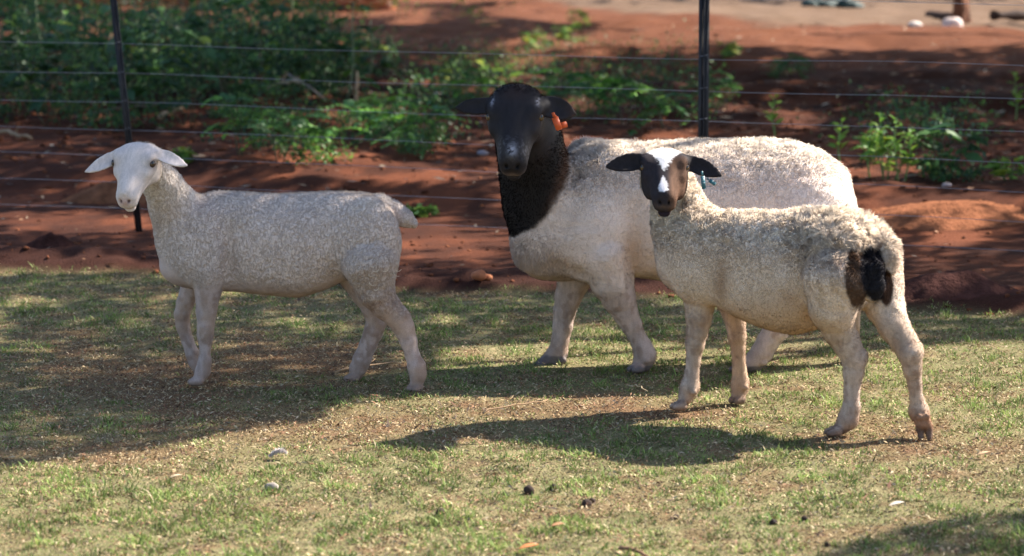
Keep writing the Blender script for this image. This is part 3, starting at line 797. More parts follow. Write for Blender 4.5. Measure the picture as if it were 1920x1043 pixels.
def fill_foliage(root, h, spread, n, leaf, cols, seed, z0=.1):
    """the small leaves too fine to pick apart"""
    rng = np.random.default_rng(seed); nb = max(6, n//40)
    ctr = np.stack([rng.normal(size=nb)*spread*.42, rng.normal(size=nb)*spread*.42, h*(z0+(1-z0)*rng.random(nb))], 1)
    P = ctr[rng.integers(nb, size=n)]+rng.normal(size=(n, 3))*np.array([.30, .30, .22])*spread*.42; P[:, 2] = np.maximum(P[:, 2], .01+.03*rng.random(n))
    d = rng.normal(size=(n, 3))+np.array([0, 0, -.1]); nn = np.array([0, 0, 1.0])+rng.normal(size=(n, 3))*.5
    l = leaf*(.6+.8*rng.random(n)); c = np.array(cols)[rng.integers(len(cols), size=n)]*(.7+.6*rng.random(n))[:, None]
    V, Q, T, cc = leaf_batch(P, d, nn, l, l*.28, .3, c)
    me = mk_mesh('foliage', V, quads=Q, tris=T); set_col(me, cc); link('foliage', me, LEAFM, root, kind='stuff')
def plant(px, py, hpx, kind, label, group=None, name=None, spread=None, dens=1.0, yoff=0):
    g = gnd(px, py); x, y = g[0], g[1]
    g = gnd(px, py, hgt1(x, y)); x, y = g[0], g[1]
    z = hgt1(x, y); h = hpx*mpp(px, py, y)
    root = empty(name or 'leafy_plant', (x, y, z-.005), label, 'plant', group)
    sp = spread*mpp(px, py, y) if spread else h*.6
    seed = PR.randrange(9999)
    D = kind.endswith('dark')
    scol = (.10, .15, .05) if not D else (.09, .085, .05)
    if kind.startswith('frond'):
        F = FR_D if D else FR_B; ns = max(2, int(3*dens)); ms = MB()
        for s in range(ns):
            ax = PR.uniform(-1, 1)*sp*.35; ay = PR.uniform(-1, 1)*sp*.35; hh = h*PR.uniform(.6, .9)
            pts = [(ax*.3*(1-t)+ax*t, ay*.3*(1-t)+ay*t, hh*t) for t in np.linspace(0, 1, 6)]
            ms.tube(pts, np.linspace(.005, .002, 6), 5, col=scol)
            for k in range(int(5*dens)+2):
                t = PR.uniform(.35, 1); P = (pts[0][0]+(pts[-1][0]-pts[0][0])*t, pts[0][1]+(pts[-1][1]-pts[0][1])*t, hh*t)
                mix = F if PR.random() < .8 else (FR_B if D else FR_D)
                put_leaf(PR.choice(mix), root, P, PR.uniform(0, 6.28), PR.uniform(.0, .75), min(1.5, sp/.26)*PR.uniform(.65, 1.05), 'frond')
        link('stem', ms.mesh('stem', True), STEMM, root, kind='stuff')
        fill_foliage(root, h*.8, sp*.9, int(330*dens), .026, [(.05, .12, .04), (.07, .17, .04)] if D else [(.08, .20, .04), (.06, .14, .04), (.14, .30, .05)], seed)
    elif kind.startswith('weed'):
        O = OV_D if D else OV_B; ms = MB(); ns = max(2, int(4*dens))
        for s in range(ns):
            ax = PR.uniform(-1, 1)*sp*.5; ay = PR.uniform(-1, 1)*sp*.4; hh = h*PR.uniform(.65, 1.0); bx = ax*.35; by = ay*.35; cu = PR.uniform(-.15, .15)*h
            pts = [(bx+(ax-bx)*t+cu*math.sin(t*3.1), by+(ay-by)*t, hh*t) for t in np.linspace(0, 1, 7)]
            ms.tube(pts, np.linspace(.006, .002, 7), 5, col=scol)
            for k in range(int(4*dens)+2):
                i = PR.randrange(2, 7); P = pts[i]
                put_leaf(PR.choice(O if PR.random() < .88 else OV_B), root, P, PR.uniform(0, 6.28), PR.uniform(-.5, .7), PR.uniform(.7, 1.4)*(1.25 if D else .8), 'leaf')
        link('stem', ms.mesh('stem', True), STEMM, root, kind='stuff')
        fill_foliage(root, h, sp, int((900 if D else 420)*dens), .034 if D else .022, [(.05, .12, .045), (.07, .16, .05), (.045, .10, .06), (.12, .21, .06)] if D else [(.10, .22, .04), (.16, .30, .05), (.08, .16, .04)], seed, .05)
    elif kind == 'spike':
        ms = MB(); pts = [(.012*math.sin(t*4+seed), 0, h*t) for t in np.linspace(0, 1, 8)]
        ms.tube(pts, np.linspace(.006, .002, 8), 6, col=(.16, .26, .08)); link('stem', ms.mesh('stem', True), STEMM, root)
        n = int(7+h*18)
        for k in range(n):
            t = .25+.75*k/n; P = (.012*math.sin(t*4+seed), 0, h*t); put_leaf(PR.choice(OV_B[:2]), root, P, k*2.4, PR.uniform(.3, 1.0), .62*(1.15-.55*t)*min(1.3, h/.22+.25), 'leaf')
    elif kind == 'stalk':
        ms = MB(); lx = PR.uniform(-.12, .12)*h; pts = [(lx*t+.02*math.sin(t*5), 0, h*t) for t in np.linspace(0, 1, 8)]
        ms.tube(pts, np.linspace(.009, .005, 8), 6, col=(.16, .20, .11)); link('stem', ms.mesh('stem', True), STEMM, root)
        for k in range(int(5*dens)):
            t = PR.uniform(.3, 1); put_leaf(PR.choice(OV_D+OV_B[:1]), root, (lx*t, 0, h*t), PR.uniform(0, 6.28), PR.uniform(-.3, .6), PR.uniform(.7, 1.3), 'leaf')
    return root

# low undergrowth that reads as one mass
def undergrowth(name, lab, areas, n, leaf, cols, hmax, seed):
    rng = np.random.default_rng(seed); A = []; 
    for (x0, x1, y0, y1, w) in areas:
        m = int(n*w); px = rng.uniform(x0, x1, m); py = rng.uniform(y0, y1, m); v = (521.5-py)/FPX; t = CAM_H/(sP-v*cP)
        A.append(np.stack([(px-960)/FPX*t, t*(cP+v*sP)], 1))
    A = np.vstack(A); A += rng.normal(size=A.shape)*.12; x, y = A[:, 0], A[:, 1]
    g = fbm(np.stack([x, y, 0*x], 1), 1.7, seed); k = g > .40; x, y, g = x[k], y[k], g[k]; m = len(x)
    P = np.stack([x, y, hgt(x, y)+hmax*rng.random(m)*sstep(.40, .65, g)+.01], 1)
    d = rng.normal(size=(m, 3)); nn = np.array([0, -.2, 1.0])+rng.normal(size=(m, 3))*.5; l = leaf*(.6+.9*rng.random(m)); c = np.array(cols)[rng.integers(len(cols), size=m)]*(.7+.6*rng.random(m))[:, None]
    V, Q, T, cc = leaf_batch(P, d, nn, l, l*.27, .3, c); me = mk_mesh(name, V, quads=Q, tris=T); set_col(me, cc)
    link(name, me, LEAFM, kind='stuff', label=lab, category='undergrowth')
undergrowth('undergrowth', 'dense low dark undergrowth filling the thicket behind the fence on the left', [(-250, 640, 95, 235, .8), (-250, 560, 0, 95, .35)], 17000, .045, [(.035, .085, .035), (.05, .11, .035), (.03, .06, .035), (.07, .06, .03)], .55, 31)
undergrowth('ground_cover', 'patchy green ground cover around the seedlings behind the fence', [(430, 860, 215, 310, .35), (820, 1330, 120, 235, .5), (1600, 1850, 245, 320, .10), (560, 760, 90, 190, .15)], 9000, .032, [(.06, .14, .045), (.045, .11, .04), (.10, .20, .05), (.04, .09, .05)], .24, 37)

# the thicket on the left: countable weeds, alike
for px, py, h, sp in ((-60, 235, 240, 130), (30, 215, 250, 120), (95, 230, 215, 120), (160, 205, 200, 120), (215, 222, 190, 110), (290, 205, 190, 120), (350, 225, 200, 120), (405, 190, 215, 120),
                      (455, 215, 210, 110), (520, 195, 190, 110), (20, 165, 200, 120), (120, 150, 130, 110), (300, 140, 120, 120), (420, 120, 130, 110), (500, 130, 130, 110), (580, 175, 160, 90),
                      (240, 160, 120, 100), (640, 190, 130, 70), (60, 120, 120, 100), (370, 160, 160, 100), (560, 120, 110, 90), (-120, 180, 210, 120)):
    plant(px, py, h, 'weed_dark', 'dark green broad leaved weed in the shady thicket behind the leaning picket', 'dark weeds in the thicket at the left', 'thicket_weed', sp*.9)
for px, py, h, sp in ((60, 95, 150, 80), (190, 110, 150, 80), (480, 105, 140, 80), (540, 90, 120, 70), (400, 75, 120, 80), (600, 110, 110, 60)):
    plant(px, py, h, 'weed', 'loose light green weed rising at the back of the thicket', 'light weeds at the back of the thicket', 'tall_weed', sp, .9)
for px, py, h, lab in ((650, 195, 190, 'tall thin green stalk at the right end of the dark thicket, before the red soil'), (455, 200, 200, 'tall pale green stalk standing in the middle of the dark thicket'),
                       (380, 190, 170, 'slender stalk just right of the leaning picket in the thicket'), (600, 175, 180, 'tall stalk with a few leaves at the right side of the thicket'), (30, 190, 150, 'bent stalk at the left edge of the picture'), (75, 180, 190, 'pale stalk near the left edge in front of dark weeds'), (140, 190, 180, 'leafy stalk half way between the left edge and the leaning picket'), (270, 185, 175, 'stalk standing closest to the leaning picket on its right'), (330, 170, 160, 'thin stalk with pale leaves right of the leaning picket'), (545, 175, 190, 'tall pale stalk where the thicket meets the red soil'), (690, 140, 110, 'lone short stalk on the red soil beyond the wooden peg')):
    plant(px, py, h, 'stalk', lab, None, 'plant_stalk')
# seedlings with compound leaves between white sheep and ram
for px, py, h, sp, k, lab in ((605, 318, 72, 95, 'frond', 'brightest yellow green feathery seedling, low at the front above the white sheep back'),
                              (520, 312, 85, 95, 'frond_dark', 'dark green feathery seedling left of the brightest one'),
                              (455, 305, 125, 90, 'frond_dark', 'tall dark feathery seedling behind the white sheep neck'),
                              (560, 295, 90, 100, 'frond_dark', 'shaded feathery seedling behind the brightest one'),
                              (640, 275, 80, 100, 'frond_dark', 'dark feathery seedling between the brightest one and the wide sunlit one'),
                              (735, 270, 85, 110, 'frond', 'wide sunlit feathery seedling left of the ram ear'),
                              (700, 250, 70, 90, 'frond', 'sunlit feathery seedling tips rising behind the wide one'),
                              (800, 290, 85, 90, 'frond_dark', 'feathery seedling nearest the black ram face on its left'),
                              (760, 298, 60, 70, 'frond_dark', 'low feathery seedling in front of the wide sunlit one'),
                              (475, 225, 60, 80, 'frond', 'light green feathery tuft at the foot of the dark thicket'),
                              (880, 215, 100, 110, 'frond_dark', 'dark green bush directly behind the ram left ear'),
                              (820, 170, 60, 110, 'weed', 'row of yellow green weeds above and left of the ram head'),
                              (930, 165, 60, 110, 'weed', 'yellow green weeds just above the ram head'),
                              (1040, 215, 105, 120, 'frond', 'light green bush right behind the ram right ear'),
                              (1100, 225, 90, 110, 'frond_dark', 'dark bush behind the ram shoulders'),
                              (1175, 232, 95, 120, 'frond_dark', 'dark green bush left of the thick black picket'),
                              (1250, 245, 90, 100, 'frond_dark', 'green bush touching the thick black picket on its left side'),
                              (330, 165, 150, 90, 'weed', 'lighter green leafy weed standing just right of the leaning picket top'), (440, 95, 90, 100, 'weed', 'sunlit yellow green leafy clump high in the middle of the thicket'), (160, 85, 80, 80, 'weed', 'sunlit leafy clump in front of the orange brick wall'),
                              (1345, 215, 90, 80, 'frond_dark', 'dark low weed right of the thick black picket'),
                              (345, 305, 28, 30, 'weed', 'small green sprout beside the white sheep right ear'),
                              (785, 405, 18, 36, 'weed', 'tiny green weed on bare soil above the white sheep tail'),
                              (1668, 330, 90, 80, 'weed', 'light green leafy weed clump right of the ram rump'),
                              (1770, 322, 100, 80, 'weed_dark', 'dark shaded bush beside the light green clump right of the ram'),
                              (1640, 300, 60, 60, 'frond', 'pale feathery weed at the left of the light green clump'),
                              (1890, 338, 40, 30, 'weed', 'small bright weed on the soil at the right edge'),
                              (1060, 78, 34, 36, 'weed', 'small yellow green weed on the sunlit ground, left of the others there'),
                              (1085, 60, 40, 34, 'weed', 'yellow topped weed on far sunlit ground above the ram'),
                              (905, 45, 60, 110, 'weed', 'wide green weed patch at the top edge above the ram head'),
                              (760, 35, 60, 100, 'weed', 'green weed patch at the top edge right of the thicket'),
                              (1365, 90, 30, 26, 'weed', 'small weed on dark soil right of the picket top'),
                              (1000, 95, 36, 40, 'weed', 'small weed on the sunlit red mound above the ram head'),
                              (1480, 150, 40, 70, 'frond_dark', 'low shaded weed on dark soil above the ram back'),
                              (690, 150, 60, 80, 'weed_dark', 'dark low weed on the red soil right of the thicket')):
    plant(px, py, h, k, lab, None, 'seedling' if k.startswith('frond') else 'weed_plant', sp, .75)
plant(1452, 255, 78, 'spike', 'upright bright green weed standing behind the ram back', None, 'upright_weed')
plant(1575, 300, 80, 'spike', 'thin upright weed just behind the ram rump', None, 'upright_weed')
for px, h, lab in ((1630, 100, 'leftmost of the tall bright sprigs rising from the light green clump'), (1652, 128, 'tallest bright sprig in the light green clump right of the ram'), (1680, 120, 'bright sprig at the middle of the light green clump'), (1702, 96, 'rightmost bright sprig of the light green clump')):
    plant(px, 328, h, 'spike', lab, None, 'upright_weed')
plant(1903, 215, 95, 'spike', 'tall thin green weed near the fence at the right edge', None, 'upright_weed')

# sticks, debris
def stick(a, b, r, label, name='stick', col=(.36, .25, .15), sag=.01, seed=0, cat='stick'):
    a = np.asarray(a, float); b = np.asarray(b, float); n = 9; rng = np.random.default_rng(seed); pts = []
    for i in range(n):
        t = i/(n-1); pts.append(a+(b-a)*t+np.array([0, 0, sag*math.sin(math.pi*t)])+rng.normal(size=3)*np.linalg.norm(b-a)*.012)
    mid = (a+b)/2; mb = MB(); mb.tube(pts, np.linspace(r, r*.55, n), 6)
    k = n//2; mb.tube([pts[k], pts[k]+(b-a)*.12+np.array([0, 0, np.linalg.norm(b-a)*.08])], [r*.5, r*.25], 5)
    o = link(name, mb.mesh(name, True, mid), mat('bark_'+str(seed), col, .85, noise=60, var=.35, bump=(120, .002)), None, mid); o['label'] = label; o['category'] = cat
    return o
def on(px, py, dz=.0):
    g = gnd(px, py); 
    for _ in range(2): g = gnd(px, py, hgt1(g[0], g[1])+dz)
    return g
stick(on(628, 699, .012), on(752, 681, .016), .0042, 'thin pale stick lying across the lawn beside the white sheep hind feet', seed=1, col=(.42, .28, .17))
stick(on(905, 775, .012), on(1030, 754, .012), .0028, 'long dry stick on the bare patch between the two shadows', seed=2, col=(.34, .22, .13))
stick(on(1160, 1028, .01), on(1215, 1046, .012), .006, 'dark twig at the bottom edge of the lawn', seed=3, col=(.22, .12, .07))
stick(on(1180, 725, .01), on(1212, 733, .03), .0025, 'bent straw on the lawn between ram and young sheep shadows', seed=4, col=(.5, .4, .25))
stick(on(500, 165, .10), on(560, 150, .22), .013, 'pale cut branch lying in the thicket right of the leaning picket', seed=7, col=(.40, .33, .22))
stick(on(300, 220, .02), on(342, 203, .06), .020, 'short thick pale stick at the foot of the thicket', seed=8, col=(.50, .33, .20))
stick(on(140, 218, .02), on(330, 196, .10), .010, 'long dark dry branch lying along the foot of the thicket', seed=9, col=(.20, .16, .11))
stick(on(0, 246, .03), on(60, 258, .04), .016, 'thick bark strip at the left edge below the thicket', seed=10, col=(.30, .20, .12))
stick(on(540, 140, .25), on(610, 185, .08), .008, 'grey twig slanting down at the right of the thicket', seed=11, col=(.24, .22, .20))
g = on(668, 196); stick(g, g+np.array([.012, 0, 62*mpp(668, 196, g[1])]), .017, 'upright cut wooden peg on the soil right of the thicket', name='wooden_peg', seed=12, col=(.52, .36, .22), sag=0, cat='peg')
stick(on(1700, 138, .03), on(1730, 130, .06), .030, 'short pale piece of wood on the dark soil at the upper right', seed=13, col=(.50, .34, .24))

def lump(px, py, rpx, label, cat, name, col, sc=(1, 1, .7), jit=.35, seed=0, bump=(60, .003), nu=12, nv=8, rough=.9, kids=0):
    g = on(px, py); r = rpx*mpp(px, py, g[1]); mb = MB(); sphere(mb, (0, 0, r*sc[2]*.55), r, nu, nv, jit, seed, sc)
    for k in range(kids):
        a = k*2.1+seed; sphere(mb, (math.cos(a)*r*.8, math.sin(a)*r*.7, r*.3), r*.55, 8, 6, jit, seed+k+3, sc)
    o = link(name, mb.mesh(name, True), mat(name+'_'+str(seed), col, rough, noise=50, var=.3, bump=bump), None, g); o['label'] = label; o['category'] = cat
    return o
DUNG = (.045, .028, .022)
for i, (px, py, r, lab) in enumerate(((992, 925, 10, 'dark dung pellet on the lawn, left one of the pair at centre bottom'), (1038, 920, 9, 'dark dung pellet on the lawn, right one of the pair at centre bottom'),
                                      (825, 965, 9, 'dark dung pellet left of the pair, on the sunny grass'), (1099, 950, 9, 'dark dung pellet just right of and below the pair'), (1110, 943, 6, 'smallest dung pellet beside the one below the pair'),
                                      (1552, 1024, 6, 'dung pellet at the bottom right near the corner shadow'), (948, 930, 6, 'little dung pellet left of the pair on the lawn'),
                                      (1450, 983, 7, 'dung pellet right of centre near the bottom, left of a double one'), (1508, 976, 6, 'dung pellet right of centre on greener grass'), (1268, 972, 5, 'lone small dung pellet in the lower middle of the lawn'))):
    lump(px, py, r, lab, 'dung', 'dung_pellet', DUNG, (1.1, 1, .95), .3, i)
lump(510, 918, 12, 'small round grey stone with a white edge on the sunny grass', 'stone', 'stone', (.34, .29, .25), (1.1, .8, .75), .15, 40)
for i, (px, py, r, lab, col, sc) in enumerate(((898, 522, 13, 'orange soil clod at the lawn edge left of the ram breast', (.42, .15, .07), (1.1, 1, .8)), (915, 524, 8, 'smaller orange soil clod touching the other at the lawn edge', (.45, .17, .08), (1, 1, .8)),
                                               (178, 490, 10, 'flat pale stone on dark soil left of the white sheep', (.42, .28, .22), (1.6, .8, .35)), (195, 512, 8, 'pale chip at the lawn edge left of the white sheep', (.45, .36, .33), (1, .8, .6)),
                                               (818, 183, 8, 'white pebble in the green plants left of the ram ear', (.72, .62, .58), (1.1, .9, .8)), (1785, 55, 18, 'pinkish white stone in the sun at the upper right, below the stump', (.72, .58, .55), (1.1, .9, .8)),
                                               (1715, 50, 11, 'white pebble on pale ground left of the stump', (.72, .64, .60), (1.2, .9, .6)), (1765, 78, 10, 'grey stone at the edge of the dark soil below the stump', (.40, .33, .27), (1.5, .9, .6)),
                                               (905, 290, 9, 'blue grey stone on the soil left of the ram chin', (.25, .22, .25), (1.2, .9, .6)), (1770, 542, 10, 'flat grey chip at the lawn edge on the right', (.42, .34, .36), (1.8, .8, .3)),
                                               (1775, 350, 8, 'grey pebble on the bank right of the ram', (.38, .30, .29), (1.2, .9, .6)), (600, 300, 6, 'pale pebble under the feathery seedlings', (.50, .38, .32), (1, 1, .7)),
                                               (775, 272, 14, 'dark blue grey stone among the feathery seedlings', (.06, .06, .08), (1.6, .9, .7)))):
    lump(px, py, r, lab, 'stone' if 'clod' not in lab else 'clod', 'stone' if 'clod' not in lab else 'soil_clod', col, sc, .2, 50+i)

# soil mounds
def mound(px, py, wpx, h, label, seed, col, rough_amp=.25):
    g = on(px, py); w = wpx*mpp(px, py, g[1])/2; n = 34; mb = MB(); xs = np.linspace(-1, 1, n); X, Y = np.meshgrid(xs, xs)
    x = X.ravel(); y = Y.ravel(); r = np.sqrt(x*x+y*y); p = np.stack([x, y, 0*x], 1)
    z = h*np.clip(1-r*r, 0, 1)**1.5*(1-rough_amp+2*rough_amp*fbm(p, 5, seed))+.012*(fbm(p, 14, seed+1)-.5)*(r < 1)
    wx = g[0]+x*w; wy = g[1]+y*w*.55; zz = hgt(wx, wy)+z-.012*(r > .97)
    V = np.stack([wx, wy, zz], 1)-g; i = (np.arange(n-1)[:, None]*n+np.arange(n-1)[None, :]).ravel()
    me = mk_mesh('soil_heap', V, quads=np.stack([i, i+1, i+n+1, i+n], 1), smooth=True)
    o = link('soil_heap', me, mat('heap_'+str(seed), col, .95, spec=.05, noise=16, var=.5, bump=(45, .02)), None, g); o['label'] = label; o['category'] = 'heap'
    return o
mound(215, 375, 210, .10, 'heap of crumbly brown soil behind the white sheep face', 3, (.20, .085, .045))
mound(1790, 568, 280, .055, 'low dark soil heap at the lawn edge on the right', 5, (.075, .032, .026))
mound(100, 478, 120, .08, 'dark soil hump at the lawn edge on the left', 7, (.06, .025, .02))
mound(1760, 420, 360, .05, 'wide smooth red soil hump right of the young sheep rump', 9, (.26, .10, .05), .1)

# white feather on the lawn
def feather():
    g = on(520, 862); mb = MB(); L = .055; rng = np.random.default_rng(3)
    pts = [np.array([-L/2+L*t, .004*math.sin(t*3), .012+.016*math.sin(t*2.6)]) for t in np.linspace(0, 1, 8)]
    for i in range(700):
        t = rng.random(); k = min(6, int(t*7)); P = pts[k]+(pts[k+1]-pts[k])*(t*7-k); sg = rng.choice([-1, 1])
        d = np.array([.5, sg*.8, .5*rng.random()])+rng.normal(size=3)*.25
        leaf_quad(mb, P, d, np.array([0, 0, 1.0])+rng.normal(size=3)*.4, 0.011*(.5+math.sin(math.pi*(.15+.8*t))), .0008, .3)
    root = empty('feather', g, 'fluffy white feather lying on the dry patch in the front of the lawn', 'feather')
    M = mat('feather_down', (.60, .54, .52), .9, transl=.2, var=.08)
    link('vane', mb.mesh('vane'), M, root, kind='stuff'); m2 = MB(); m2.tube(pts, np.linspace(.0012, .0005, 8), 5); link('quill', m2.mesh('quill', True), M, root)
feather()
# orange dry leaf at the bottom edge
for i, (px, py, s, lab, col) in enumerate(((992, 1040, .026, 'curled orange dry leaf at the bottom edge of the lawn', (.55, .20, .07)), (1845, 862, .020, 'pale dry leaf flat on the grass at the right', (.52, .34, .20)), (330, 905, .018, 'pale dry leaf on the sunny grass at the lower left', (.55, .42, .27)),
                                           (1682, 958, .022, 'small whitish wool tuft lying in the grass at the lower right', (.62, .54, .44)), (1045, 998, .02, 'small orange brown leaf near the white pellet in the lawn', (.40, .20, .10)))):
    g = on(px, py); mb = MB(); leaf_quad(mb, np.array([-s, 0, .004]), np.array([1.0, .2, .55]), np.array([-.3, -.2, 1.0]), s*2, s*.42, .35, None, 4)
    V = mb.v[0]; mb.add(V-np.array([0, 0, .0012]), [q[::-1] for q in mb.q[0]], [t[::-1] for t in mb.t[0]])
    o = link('dry_leaf', mb.mesh('dry_leaf', True), mat('fallen_leaf_%d' % i, col, .7, noise=40, var=.25), None, g+np.array([0, 0, .012])); o['label'] = lab; o['category'] = 'leaf'

# things on the far pale ground
def stump():
    g = on(1800, 42); r = 16*mpp(1800, 40, g[1]); root = empty('tree_stump', g, 'brown wooden stump with pale shoots on the far pale ground at the upper right', 'stump')
    th = np.linspace(0, 2*math.pi, 15)[:-1]; V = []
    for k, (z, s) in enumerate(((-.03, 1.5), (.04, 1.15), (.14, .95), (.26, .92))):
        for a in th: V.append((math.cos(a)*r*s*(1+.12*math.sin(3*a+k)), math.sin(a)*r*s*(1+.1*math.cos(4*a)), z+.015*math.sin(2*a)))
    n = 14; Q = [[k*n+i, k*n+(i+1) % n, (k+1)*n+(i+1) % n, (k+1)*n+i] for k in range(3) for i in range(n)]
    V.append((0, 0, .262)); T = [[3*n+i, 3*n+(i+1) % n, 4*n] for i in range(n)]
    mb = MB(); mb.add(V, Q, T); link('wood', mb.mesh('wood', True), mat('stump_wood', (.16, .065, .035), .9, noise=12, var=.5, bump=(20, .03)), root)
    M = mat('pale_shoot', (.45, .40, .30), .7)
    for dx, h in ((-.04, .9), (.03, 1.0)):
        mb = MB(); mb.tube([(dx, 0, .1), (dx*1.2, .02, h*.5), (dx*1.5, .03, h)], [.012, .010, .006], 6); link('shoot', mb.mesh('shoot', True), M, root)
    return root
stump()
def fallen_log(pa, pb, r, lab, seed, col):
    a = on(*pa, .0)+[0, 0, r*.8]; b = on(*pb, .0)+[0, 0, r*.8]; n = 10; rng = np.random.default_rng(seed); mid = (a+b)/2
    pts = [a+(b-a)*t+rng.normal(size=3)*r*.10 for t in np.linspace(0, 1, n)]; mb = MB(); mb.tube(pts, r*(1+.15*rng.normal(size=n)), 10)
    o = link('fallen_log', mb.mesh('fallen_log', True, mid), mat('log_%d' % seed, col, .9, noise=9, var=.5, bump=(25, .02)), None, mid); o['label'] = lab; o['category'] = 'log'
fallen_log((1862, 36), (1990, 34), .045, 'thin dark log on pale ground at the upper right corner', 1, (.05, .03, .025))
fallen_log((1742, 36), (1790, 40), .05, 'short dark log lying against the stump at the upper right', 2, (.07, .035, .025))
def bundle():
    g = on(1560, 22); mb = MB(); s = mpp(1560, 20, g[1])
    for k in range(7):
        sphere(mb, ((k-3)*14*s, .05*math.sin(k*2.0), 10*s+3*s*math.sin(k*1.7)), 15*s, 10, 7, .45, k, (1.2, 1.1, .85))
    o = link('tarpaulin', mb.mesh('tarpaulin', True), mat('dark_teal_tarp', (.035, .065, .065), .6, noise=8, var=.6, bump=(14, .03)), None, g)
    o['label'] = 'crumpled dark blue green tarpaulin lying on the far pale ground'; o['category'] = 'tarpaulin'
bundle()

# ================================================================ shade trees outside the frame, between the place and the sun
def in_poly(px, py, poly):
    c = np.zeros(len(px), dtype=bool); n = len(poly)
    for i in range(n):
        x1, y1 = poly[i]; x2, y2 = poly[(i+1) % n]
        m = ((y1 > py) != (y2 > py)) & (px < (x2-x1)*(py-y1)/(y2-y1+1e-9)+x1); c ^= m
    return c
SH1 = [(-900, 505), (760, 525), (1050, 545), (1400, 585), (1920, 600), (2400, 620), (2400, 650), (1750, 640), (1350, 650), (1000, 640), (850, 650), (790, 690), (780, 728), (640, 757), (560, 790), (330, 832), (0, 876), (-900, 960)]
SH2 = [(1540, 1060), (1640, 1015), (1760, 985), (1920, 958), (2400, 930), (2400, 1200), (1500, 1200)]
def shade(x, y):
    """how much of the ground at x,y lies in leaf shade (1 = all of it)"""
    px, py = to_px(x, y, hgt(x, y)); p = np.stack([x, y, 0*x], 1)
    jx = px+60*(fbm(p, 2.5, 201)-.5)*2; jy = py+14*(fbm(p, 2.5, 202)-.5)*2
    s = np.where(in_poly(jx, jy, SH1), 1.0, 0.0); s = np.maximum(s, in_poly(jx, jy, SH2)*1.0)
    up = (py < 655) & (py > 505)
    s = np.where(up & (fbm(p*np.array([1, .55, 1]), 3.4, 203) > .635), s*.25, s)
    soil = sstep(0, .3, y-bound_y(x)); q = p*np.array([1, .40, 1])
    n = fbm(q, 2.2, 204, 4); s2 = sstep(.30, .41, n)*.98
    def el(cx, cy, rx, ry): return np.exp(-(((px-cx)/rx)**2+((py-cy)/ry)**2)**2)
    s2 = np.maximum(s2, .97*sstep(.75, .55, y-bound_y(x)))
    for e, k in ((el(1650, 150, 420, 60), .95), (el(1300, 72, 330, 24), .9), (el(800, 90, 180, 30), .85), (el(1500, 330, 200, 24), .8), (el(280, 285, 330, 30), .9), (el(900, 400, 110, 30), .7), (el(600, 345, 500, 12), .6), (el(1750, 230, 330, 80), .97), (el(1500, 140, 500, 26), .9), (el(1800, 480, 260, 18), .7), (el(1880, 360, 60, 60), .9), (el(250, 170, 420, 60), .85), (el(60, 300, 260, 40), .9), (el(850, 290, 120, 40), .8), (el(1150, 160, 220, 30), .6), (el(640, 240, 330, 34), .8)):
        s2 = np.maximum(s2, k*e)
    for e in (el(150, 418, 230, 22), el(820, 455, 160, 34), el(1745, 395, 170, 34), el(700, 330, 190, 22), el(555, 298, 115, 30), el(660, 222, 100, 20), el(1120, 85, 200, 24), el(1590, 330, 110, 34), el(260, 350, 110, 14), el(1460, 230, 50, 18), el(1000, 330, 120, 50), el(620, 22, 200, 16), el(1050, 200, 60, 14), el(400, 40, 90, 30), el(150, 60, 60, 26)):
        s2 = s2*(1-.93*e)
    far = (py < 98-14*(fbm(p, 1.0, 206)-.5)-np.clip(1400-px, 0, 600)*.14) & (px > 900); s2 = np.where(far, np.where(py < 9, .5, .03), s2)
    return np.where(soil > .5, s2, s)

